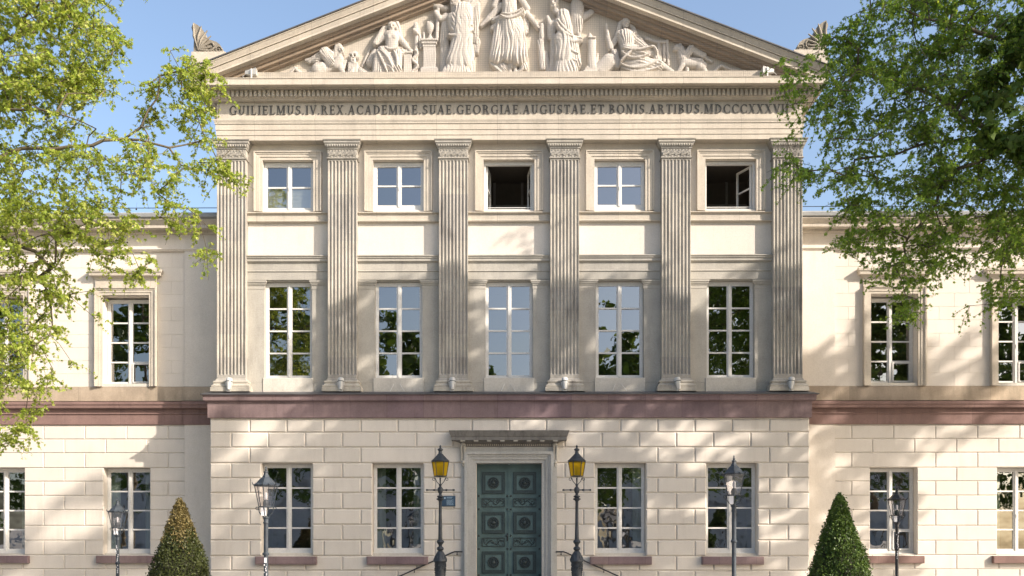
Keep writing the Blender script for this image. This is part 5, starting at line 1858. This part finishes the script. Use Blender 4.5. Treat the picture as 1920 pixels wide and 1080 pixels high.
al = amber_lamp()
al2 = copy_tree(al)
for o, sx, lab in ((al, 825.5 - 954.5, 'ornate dark lamp with amber glass left of the green door'), (al2, 1081.5 - 954.5, 'ornate dark lamp with amber glass right of the green door')):
    o.location = (sx * 27 / F, -3.0, 0.62)
    tag(o, lab, 'street lamp', 'amber candelabra lamps flanking the door')
    m = MB()
    m.bblock(-0.36, 0.36, -0.36, 0.36, 0.0, 0.62, 0.02)
    q = m.build('lamp_plinth', 'step', None, (o.location.x, -3.0, 0))
    tag(q, 'square stone plinth under the amber lamp ' + ('left' if sx < 0 else 'right') + ' of the door', 'plinth', 'plinths of the amber lamps')


# ---------------------------------------------------------------- vegetation
STAR_A = np.radians([90, 35, 145, -20, 200])
order = np.radians([-22, 34, 90, 146, 202])
tipL = np.array([0.62, 0.92, 1.08, 0.92, 0.62])
notch_a = np.radians([-90, 8, 62, 118, 172, 270])
notL = np.array([0.22, 0.36, 0.44, 0.44, 0.36, 0.22])


def leaf_mesh(points, size, up_bias=0.55, seed=0, star=True, axes=None):
    """points (n,3); returns verts, quads"""
    rg = np.random.default_rng(seed)
    n = len(points)
    nrm = rg.normal(size=(n, 3))
    nrm /= np.linalg.norm(nrm, axis=1)[:, None]
    nrm[:, 2] = nrm[:, 2] * (1 - up_bias) + up_bias * 1.1
    nrm /= np.linalg.norm(nrm, axis=1)[:, None]
    t = rg.normal(size=(n, 3))
    t -= (t * nrm).sum(1)[:, None] * nrm
    t /= np.linalg.norm(t, axis=1)[:, None]
    b = np.cross(nrm, t)
    s = size * rg.uniform(0.6, 1.25, n)
    if star:
        loc = [(0, 0, 0)]
        for a, l in zip(order, tipL):
            loc.append((l * math.cos(a), l * math.sin(a), -0.16 * l))
        for a, l in zip(notch_a[:5], notL[:5]):
            loc.append((l * math.cos(a), l * math.sin(a), 0.03))
        loc = np.array(loc)
        quads = []
        # notch i .. tip i .. notch i+1
        nt_ = [6, 7, 8, 9, 10]
        for i in range(5):
            quads.append((0, nt_[i], 1 + i, nt_[(i + 1) % 5]))
        quads = np.array(quads)
    else:
        loc = np.array([(0, -0.9, 0), (0.55, 0.05, 0.1), (0, 1.0, -0.05), (-0.55, 0.0, 0.1)])
        quads = np.array([(0, 1, 2, 3)])
    V = points[:, None, :] + s[:, None, None] * (loc[None, :, 0, None] * t[:, None, :] + loc[None, :, 1, None] * b[:, None, :] + loc[None, :, 2, None] * nrm[:, None, :])
    m = len(loc)
    Q = quads[None] + (np.arange(n) * m)[:, None, None]
    return V.reshape(-1, 3), Q.reshape(-1, 4)


def tree(name, label, trunk_pts, trunk_r, limbs, blobs, n_att, leaves_per, leaf_size, leafmat_, seed, spread=0.42, cat='tree', group=None, star=True, balls=0, droop=0.25,
         up_bias=0.5, twigs=3, clip=None):
    rg = np.random.default_rng(seed)
    base = np.array(trunk_pts[0], float)
    root = empty(name, tuple(base))
    tag(root, label, cat, group)
    nodes, par, rad_hint = [], [], []

    def add_chain(pts, parent_idx, step=0.3):
        last = parent_idx
        pts = [np.array(p, float) for p in pts]
        if last is None:
            nodes.append(pts[0])
            par.append(-1)
            last = len(nodes) - 1
        cur = nodes[last]
        for p in pts:
            L = np.linalg.norm(p - cur)
            k = max(1, int(L / step))
            for j in range(1, k + 1):
                q = cur + (p - cur) * j / k
                nodes.append(q + rg.normal(size=3) * 0.02)
                par.append(last)
                last = len(nodes) - 1
            cur = p
        return last
    add_chain(trunk_pts, None, 0.5)
    for lb in limbs:
        p0 = np.array(lb[0], float)
        arr = np.array(nodes)
        i = int(np.argmin(((arr - p0) ** 2).sum(1)))
        add_chain(lb, i)
    # attraction points in the blobs
    vol = np.array([b[3] * b[4] * b[5] * (b[6] if len(b) > 6 else 1.0) for b in blobs])
    vol = vol ** 0.78
    pick = rg.choice(len(blobs), n_att, p=vol / vol.sum())
    att = []
    for k in pick:
        b = blobs[k]
        d = rg.normal(size=3)
        d /= np.linalg.norm(d)
        d *= rg.uniform(0.25, 1) ** (1 / 2.2)
        att.append((b[0] + d[0] * b[3], b[1] + d[1] * b[4], b[2] + d[2] * b[5]))
    att = np.array(att)
    arr = np.array(nodes)
    dmin = np.sqrt(((att[:, None, :] - arr[None, ::3, :]) ** 2).sum(2)).min(1)
    att = att[np.argsort(dmin)]
    NA = np.zeros((len(nodes) + n_att * 40, 3))
    cnt = len(nodes)
    NA[:cnt] = arr
    tips = []
    trunk_c = np.array(trunk_pts[-1], float)
    for a in att:
        dd = ((NA[:cnt] - a) ** 2).sum(1)
        i = int(np.argmin(dd))
        L = math.sqrt(dd[i])
        k = max(1, min(38, int(L / 0.28)))
        st = NA[i].copy()
        last = i
        side = rg.normal(size=3) * 0.10 * L
        for j in range(1, k + 1):
            t = j / k
            q = st + (a - st) * t + side * math.sin(math.pi * t) + np.array([0, 0, 0.12 * L * math.sin(math.pi * t)])
            NA[cnt] = q
            nodes.append(q)
            par.append(last)
            last = cnt
            cnt += 1
        tips.append(last)
    N = len(nodes)
    P_ = np.array(nodes)
    par_ = np.array(par)
    area = np.zeros(N)
    ch = np.zeros(N, int)
    tipset = np.zeros(N)
    tipset[tips] = 1
    area[:] = 0
    for i in range(N - 1, 0, -1):
        if area[i] == 0:
            area[i] = 1.0
        area[par_[i]] += area[i]
    r0 = 0.0065
    rad_ = np.minimum(r0 * area ** 0.46, trunk_r)
    nt0 = max(2, len(trunk_pts))
    # tubes per edge
    sel = np.arange(1, N)
    A, B = P_[par_[sel]], P_[sel]
    ra, rb = np.minimum(rad_[par_[sel]], rad_[sel] * 1.35), rad_[sel]
    d = B - A
    Ld = np.linalg.norm(d, axis=1)
    ok = Ld > 1e-5
    A, B, ra, rb, d = A[ok], B[ok], ra[ok], rb[ok], d[ok] / Ld[ok][:, None]
    upv = np.where(np.abs(d[:, 2:3]) > 0.9, np.array([[1.0, 0, 0]]), np.array([[0, 0, 1.0]]))
    e1 = np.cross(d, upv)
    e1 /= np.linalg.norm(e1, axis=1)[:, None]
    e2 = np.cross(d, e1)
    n = 6
    ang = 2 * np.pi * np.arange(n) / n
    ring = e1[:, None, :] * np.cos(ang)[None, :, None] + e2[:, None, :] * np.sin(ang)[None, :, None]
    VA = A[:, None, :] + ring * ra[:, None, None]
    VB = B[:, None, :] + ring * rb[:, None, None]
    V = np.concatenate([VA, VB], 1).reshape(-1, 3)
    q = np.array([(k, (k + 1) % n, (k + 1) % n + n, k + n) for k in range(n)])
    Q = (q[None] + (np.arange(len(A)) * 2 * n)[:, None, None]).reshape(-1, 4)
    # leaf sprays: short twigs from the tips and along thin branches
    tp = P_[tips]
    thin = np.where((rad_ < 0.02))[0]
    extra = P_[rg.choice(thin, min(len(thin), len(tips) // 2), replace=False)] if len(thin) else tp[:0]
    src = np.concatenate([tp, extra])
    tw_v, tw_q, lp = [], [], []
    for c_ in src:
        for k in range(twigs):
            dr = rg.normal(size=3)
            dr[2] = dr[2] * 0.5 - droop
            dr /= np.linalg.norm(dr)
            L = spread * rg.uniform(0.6, 1.4)
            nl = max(1, int(leaves_per / twigs))
            ts = np.sort(rg.uniform(0.12, 1.0, nl))
            sag = np.stack([np.zeros(nl), np.zeros(nl), -0.25 * L * ts ** 2], 1)
            pts = c_[None] + dr[None] * (ts * L)[:, None] + sag + rg.normal(size=(nl, 3)) * 0.045 * (leaf_size / 0.1)
            lp.append(pts)
            e = c_ + dr * L + np.array([0, 0, -0.25 * L])
            mdp = c_ + dr * L * 0.5 + np.array([0, 0, -0.06 * L])
            for (u, v) in ((c_, mdp), (mdp, e)):
                o_ = len(tw_v) * 1
                w = 0.005
                tw_v += [u + (w, 0, 0), u + (-w, 0, w), u + (0, w, -w), v + (w * .6, 0, 0), v + (-w * .6, 0, w * .6), v + (0, w * .6, -w * .6)]
                tw_q += [(o_, o_ + 1, o_ + 4, o_ + 3), (o_ + 1, o_ + 2, o_ + 5, o_ + 4), (o_ + 2, o_, o_ + 3, o_ + 5)]
    tv, tq = np.array(tw_v), np.array(tw_q)
    Vall = np.concatenate([V, tv])
    Qall = np.concatenate([Q, tq + len(V)])
    mesh_np('trunk', Vall - base, Qall, ['bark'], root, smooth=True)
    lp = np.concatenate(lp)
    if clip is not None:
        lp = lp[~clip(lp)]
    lv, lq = leaf_mesh(lp, leaf_size, up_bias, seed, star)
    mesh_np('crown', lv - base, lq, [leafmat_], root)
    if balls:
        m = MB()
        m.sphere((0, 0, 0), 0.021, 6, 4)
        m.tube([(0, 0, 0.015), (0.01, 0, 0.15)], 0.002, 3)
        first = None
        for c_ in src[rg.choice(len(src), balls, replace=False)]:
            q_ = c_ + rg.normal(size=3) * 0.15 + np.array([0, 0, -0.3]) - base
            if first is None:
                first = m.build('seed_ball', 'seed', root, tuple(q_))
            else:
                b2 = first.copy()
                C.objects.link(b2)
                b2.parent = root
                b2.location = tuple(q_)
    return root


def W(px, py, Y):
    return tuple(P(px, py, Y))


def bl(px, py, Y, rx, ry, rz_, w=1.0):
    """blob given by where it is seen and its depth; radii in metres"""
    p = P(px, py, Y)
    return (p.x, p.y, p.z, rx, ry, rz_, w)


# left plane tree: trunk outside the frame, limbs reach in from the left
YLT = -9.0
tree('plane_tree', 'sunlit yellow-green plane tree reaching in from the left edge', [(-17.0, YLT, 0), (-16.9, YLT, 3), (-16.5, YLT, 6), (-16.2, YLT, 8.5), (-16.4, YLT, 12), (-16.2, YLT, 15.5)], 0.42,
     [[(-16.3, YLT, 8.2), W(-60, 330, -9), W(0, 289, -9), W(37, 274, -9), W(95, 276, -9), W(170, 272, -9), W(192, 261, -9), W(259, 259, -8.8), W(315, 276, -8.6), W(370, 262, -8.2)],
      [(-16.3, YLT, 9.5), W(-50, 215, -9.5), W(0, 202, -9.5), W(74, 204, -9.6), W(130, 218, -9.7), W(180, 240, -9.8)],
      [(-16.3, YLT, 7.0), W(-80, 430, -8.5), W(-10, 440, -8.5), W(60, 470, -8.5), W(110, 520, -8.6)],
      [W(230, 260, -9), W(262, 235, -9), W(290, 180, -9), W(300, 140, -9)],
      [(-16.3, YLT, 12), W(-60, 90, -9), W(40, 60, -9), W(120, 20, -9)],
      [(-16.3, YLT, 14), W(-40, -120, -9), W(60, -140, -9)]],
     [bl(40, 60, -9, 2.0, 1.8, 1.5), bl(130, 90, -9, 1.2, 1.4, 1.2), bl(170, 30, -9, 0.5, 1.2, 0.45), bl(60, 190, -9, 1.7, 1.8, 1.0, 0.8), bl(-120, 100, -9.5, 2.2, 2.6, 2.6, 0.5), bl(60, -110, -9, 2.4, 2.0, 1.4, 0.6),
      bl(320, 180, -8.8, 0.85, 1.0, 0.95, 0.9), bl(335, 105, -8.8, 0.35, 0.5, 0.45), bl(372, 165, -8.6, 0.45, 0.8, 0.45, 1.1), bl(350, 230, -8.4, 0.6, 1.0, 0.4), bl(402, 235, -8.4, 0.35, 0.6, 0.3, 0.9), bl(432, 266, -8.3, 0.22, 0.4, 0.10),
      bl(230, 300, -8.9, 1.3, 1.3, 0.55, 0.75), bl(100, 330, -9, 1.6, 1.5, 0.7, 0.85), bl(330, 330, -8.6, 0.75, 1.0, 0.7, 0.9), bl(400, 310, -8.4, 0.35, 0.6, 0.35), bl(340, 405, -8.5, 0.65, 0.8, 0.35), bl(380, 452, -8.5, 0.22, 0.4, 0.45, 1.3),
      bl(180, 410, -8.8, 1.2, 1.2, 0.5, 0.95), bl(60, 430, -8.8, 1.2, 1.5, 0.8, 0.95), bl(230, 490, -8.6, 0.75, 0.9, 0.22, 0.9), bl(110, 520, -8.6, 0.9, 1.0, 0.45, 0.6), bl(170, 590, -8.6, 0.4, 0.5, 0.5, 0.3), bl(30, 590, -8.7, 0.8, 1.0, 1.0, 1.7), bl(418, 320, -8.3, 0.2, 0.4, 0.3, 1.4), bl(425, 165, -8.4, 0.22, 0.4, 0.15, 1.4),
      bl(35, 700, -8.7, 0.75, 0.9, 0.6, 1.7), bl(20, 790, -8.7, 0.65, 0.7, 0.45, 1.7), bl(90, 690, -8.6, 0.5, 0.6, 0.4, 0.35), bl(130, 760, -8.6, 0.3, 0.4, 0.2, 0.25), bl(-120, 600, -9, 1.8, 2.0, 2.2, 0.25), bl(-100, 350, -9, 1.8, 2.4, 1.6, 0.4)],
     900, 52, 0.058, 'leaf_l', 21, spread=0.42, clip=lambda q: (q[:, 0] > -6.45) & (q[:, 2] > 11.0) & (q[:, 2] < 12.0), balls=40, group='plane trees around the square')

# right plane tree: shades the facade, its crown extends far out of the frame
YRT = -8.0
tree('plane_tree', 'deep green shaded plane tree reaching in from the right edge', [(15.5, YRT, 0), (15.4, YRT, 3), (15.2, YRT, 6.5), (15.0, YRT, 9), (15.6, YRT, 13), (16.0, YRT, 17), (16.3, YRT, 19)], 0.5,
     [[(15.2, YRT, 8.0), W(1970, 320, -8), W(1920, 292, -8), W(1887, 285, -8), W(1838, 244, -8), W(1790, 211, -8), W(1764, 189, -8), W(1716, 163, -8), W(1679, 154, -8), W(1642, 150, -8), W(1598, 133, -8)],
      [W(1764, 189, -8), W(1701, 218, -8.1), W(1657, 248, -8.1), W(1627, 263, -8.1), W(1560, 262, -8.1)],
      [W(1887, 285, -8), W(1864, 294, -8), W(1798, 318, -8), W(1764, 352, -8), W(1750, 392, -8), W(1700, 450, -8)],
      [W(1838, 262, -7.8), W(1779, 263, -7.8), W(1735, 268, -7.8), W(1680, 290, -7.8), W(1600, 300, -7.7)],
      [(15.0, YRT, 10), W(1960, 120, -8.5), W(1860, 70, -8.5), W(1760, 40, -8.5), W(1680, 20, -8.5)],
      [(15.2, YRT, 7.0), W(1980, 440, -7.5), W(1900, 430, -7.5), W(1850, 460, -7.5)],
      [(15.6, YRT, 13), (19, -9, 14.5), (22, -10, 15.5)], [(15.6, YRT, 12), (13.5, -11, 14.5), (12, -13, 16)], [(15.2, YRT, 10), (18.5, -6.5, 12), (21, -5.5, 13)], [(16, YRT, 17), (14, -7.5, 19), (12.5, -7, 20)]],
     [bl(1700, 60, -8, 1.7, 1.6, 1.2, 1.1), bl(1850, 90, -8, 1.6, 1.8, 1.6, 1.2), bl(1620, 90, -8, 0.8, 1.0, 0.7), bl(1530, 160, -7.9, 0.8, 0.9, 0.55, 1.2), bl(1470, 140, -7.8, 0.28, 0.5, 0.4, 1.3), bl(1525, 85, -7.8, 0.3, 0.5, 0.22, 1.3), bl(1482, 200, -7.8, 0.22, 0.4, 0.2, 1.8), bl(1475, 275, -7.8, 0.3, 0.4, 0.16, 1.8), bl(1600, 460, -7.8, 0.5, 0.5, 0.25, 1.5), bl(1640, 180, -8, 1.2, 1.2, 0.6), bl(1760, 200, -8, 1.5, 1.5, 0.8), bl(1560, 230, -7.9, 0.6, 0.8, 0.5, 0.8),
      bl(1700, 300, -8, 1.5, 1.4, 0.7, 0.9), bl(1540, 310, -7.8, 0.85, 0.8, 0.4, 1.1), bl(1478, 325, -7.8, 0.40, 0.5, 0.3, 1.4), bl(1610, 350, -7.8, 0.8, 0.9, 0.5, 1.0), bl(1830, 330, -8, 1.6, 1.6, 1.0, 1.1), bl(1610, 430, -7.8, 0.65, 0.8, 0.6, 1.3), bl(1710, 430, -7.8, 1.1, 1.1, 0.6, 1.2),
      bl(1830, 460, -7.8, 1.2, 1.3, 0.55, 1.2), bl(1690, 510, -7.7, 0.8, 0.9, 0.3, 1.2), bl(1700, 575, -7.6, 0.3, 0.4, 0.35, 1.2), bl(1640, 525, -7.6, 0.4, 0.4, 0.16, 1.0), bl(1850, 560, -7.7, 0.7, 0.8, 0.4, 1.0), bl(1820, 620, -7.6, 0.25, 0.3, 0.28, 1.0), bl(1905, 520, -7.7, 0.5, 0.8, 0.4),
      bl(1930, 250, -8, 1.4, 2.0, 2.4, 0.9), bl(1750, -70, -8.2, 2.0, 1.8, 1.1, 0.9)],
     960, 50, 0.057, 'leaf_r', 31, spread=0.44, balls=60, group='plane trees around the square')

# the out-of-frame part of that crown and further trees: they cast the dappled shade
def shade_tree(x, y, h, rx, n, seed, label, size=0.17, lp=26, blobs=None, spread=0.9):
    if blobs is None:
        blobs = [(x, y, h * 0.68, rx, rx, h * 0.22), (x - rx * 0.6, y, h * 0.55, rx * 0.6, rx * 0.6, h * 0.15), (x + rx * 0.6, y + 1, h * 0.58, rx * 0.6, rx * 0.6, h * 0.15), (x, y, h * 0.88, rx * 0.6, rx * 0.6, h * 0.12)]
    return tree('plane_tree', label, [(x, y, 0), (x + 0.1, y, h * 0.2), (x, y, h * 0.4), (x + 0.2, y, h * 0.7)], 0.4,
                [[(x, y, h * 0.35), (x - rx * 0.5, y, h * 0.55), (x - rx * 0.8, y, h * 0.65)], [(x, y, h * 0.4), (x + rx * 0.5, y + 1, h * 0.6)], [(x, y, h * 0.4), (x, y - rx * 0.5, h * 0.6)]],
                blobs, n, lp, size, 'leaf_far', seed, spread=spread, group='plane trees around the square', star=False, twigs=3)


shade_tree(19.5, -10.5, 20, 4.6, 860, 41, 'large plane tree beyond the right edge that shades the facade', 0.13, 40, spread=0.36,
           blobs=[(13.0, -9, 12.2, 3.0, 1.0, 2.4, 1.3), (17.5, -9, 12, 3.5, 1.0, 2.8, 1.2), (22.5, -9, 12.5, 3.5, 1.0, 2.8, 0.75), (13, -9.5, 18.4, 3.5, 0.9, 2.6, 0.85), (19, -9.5, 18.4, 3.5, 0.9, 2.9, 0.85), (24.5, -9.5, 18.4, 3.0, 0.9, 3.1, 1.0)])
shade_tree(31.5, -11, 21, 4.6, 190, 43, 'second large plane tree beyond the right edge that shades the right wing', 0.13, 36, spread=0.36,
           blobs=[(28.5, -9, 13.0, 2.0, 1.0, 3.0, 0.5), (29.3, -9.5, 18.5, 2.4, 0.9, 3.0, 1.0), (33.0, -10, 19.5, 2.6, 1.0, 1.8, 0.3)])
# trees behind the camera, mirrored in the panes
back = [(-52, -58, 27, 8.0), (-38, -60, 29, 8.5), (-24, -62, 28, 7.0), (-13, -66, 25, 4.2), (-4.5, -70, 21, 3.2), (10.5, -68, 25, 4.8), (23, -62, 29, 7.0), (37, -60, 28, 8.0), (52, -56, 27, 8.0)]
for i, (x, y, h, rx) in enumerate(back):
    shade_tree(x, y, h, rx, 330, 50 + i, 'broad green tree across the square, mirrored in the window panes', 0.36, 20,
               blobs=[(x, y, h * 0.66, rx, rx, h * 0.24), (x - rx * 0.5, y, h * 0.40, rx * 0.7, rx * 0.7, h * 0.20), (x + rx * 0.5, y + 1, h * 0.42, rx * 0.7, rx * 0.7, h * 0.20), (x, y, h * 0.86, rx * 0.62, rx * 0.6, h * 0.14)])
for i, (x, y, h, rx, n) in enumerate([(21.5, -20, 27, 4.5, 230), (31.5, -20.5, 28, 4.5, 170)]):
    shade_tree(x, y, h, rx, n, 80 + i, 'tall plane tree beyond the right edge shading the ground floor', 0.18, 40, spread=0.6,
               blobs=[(x, y, h - 4.0, rx, 2.5, 3.8), (x - 2.5, y, h - 8.5, rx * 0.8, 2.5, 2.5, 0.7), (x + 2.5, y, h - 8, rx * 0.7, 2.5, 2.5, 0.7)])
# houses on the far side of the square, behind the viewer
for i, (x, w_, h) in enumerate([(-46, 20, 13), (-24, 21, 14), (0, 24, 12), (25, 22, 14), (49, 22, 13)]):
    hs_ = empty('town_house', (x, -96, 0))
    tag(hs_, 'grey rendered town house across the square, behind the viewer', 'house', 'town houses across the square')
    m = MB()
    wins = []
    for fl_ in range(3):
        for kk in range(6):
            xx = -w_ / 2 + w_ * (kk + 0.5) / 6
            wins.append((xx - 0.7, xx + 0.7, 1.2 + fl_ * 4, 3.4 + fl_ * 4))
    m.holed(-w_ / 2, w_ / 2, 0, h, 0.0, -0.4, wins)
    m.box(-w_ / 2, w_ / 2, -10, -0.6, 0, h)
    m.build('wall', 'house', hs_)
    m = MB()
    m.add([(-w_ / 2 - 0.3, 0.5, h), (w_ / 2 + 0.3, 0.5, h), (w_ / 2 + 0.3, -5, h + 4), (-w_ / 2 - 0.3, -5, h + 4), (w_ / 2 + 0.3, -10.5, h), (-w_ / 2 - 0.3, -10.5, h)], [(0, 1, 2, 3), (3, 2, 4, 5), (0, 3, 5), (1, 4, 2), (0, 5, 4, 1)])
    m.build('roof', 'slate', hs_)


# clipped yew cones
def yew(px, py_apex, dist, lab, dry):
    Y = dist - D
    base = ((px - 954.5) * dist / F, Y, 0)
    H = EYE + (HZ - py_apex) * dist / F
    root = empty('yew_cone', base)
    tag(root, lab, 'topiary', 'clipped yew cones before the facade')
    Rb = 0.98

    def rad(t):      # t 0 bottom 1 top
        return Rb * (1 - t) ** 0.80 * (1.0 - 0.06 * np.sin(t * 9)) * 0.98 + 0.035
    m = MB()
    m.lathe([(0.05, 0.0), (0.06, 0.12)] + [(max(0.02, rad(t) - 0.10), 0.15 + (H - 0.3) * t) for t in np.linspace(0, 1, 18)], 0, 0, 20)
    m.build('stem_core', 'twig_core', root)
    rg = np.random.default_rng(int(px))
    n = 30000
    t = rg.beta(1.0, 1.35, n)
    a = rg.uniform(0, 2 * np.pi, n)
    lump = 1 + 0.055 * np.sin(a * 5 + t * 14 + px) + 0.045 * np.sin(a * 11 - t * 31) + 0.03 * np.sin(a * 23 + t * 57) + 0.03 * np.sin(a * 37 - t * 91 + px)
    r = rad(t) * lump * (1 - 0.14 * rg.uniform(0, 1, n) ** 2) + rg.normal(size=n) * 0.02 + 0.07 * (rg.uniform(0, 1, n) > 0.97) * rg.uniform(0, 1, n)
    pts = np.stack([r * np.cos(a), r * np.sin(a), 0.1 + (H - 0.12) * t + rg.normal(size=n) * 0.02], 1)
    # a few shoots at the tip
    k = 70
    tip = np.stack([rg.normal(size=k) * 0.035, rg.normal(size=k) * 0.035, H - 0.05 + rg.uniform(-0.1, 0.09, k)], 1)
    pts = np.concatenate([pts, tip])
    V, Q = leaf_mesh(pts, 0.030, 0.25, int(px), star=False)
    V = V.astype(np.float32)
    tt = np.concatenate([t, np.ones(k)])
    aa = np.concatenate([a, np.zeros(k)])
    if dry:
        isdry = tt + 0.05 * np.sin(aa * 4) + rg.normal(size=len(tt)) * 0.05 > 0.735
        mi = np.where(isdry, 1, 0)
        mats = ['yew_old', 'yew_dry']
    else:
        mi = np.zeros(len(pts), int)
        mats = ['yew', 'yew']
    mesh_np('foliage', V, Q, mats, root, midx=mi)


yew(336, 936, 23, 'clipped yew cone with a dried brown top before the left wing', True)
yew(1572.5, 926, 23, 'fresh dark green clipped yew cone before the right wing', False)
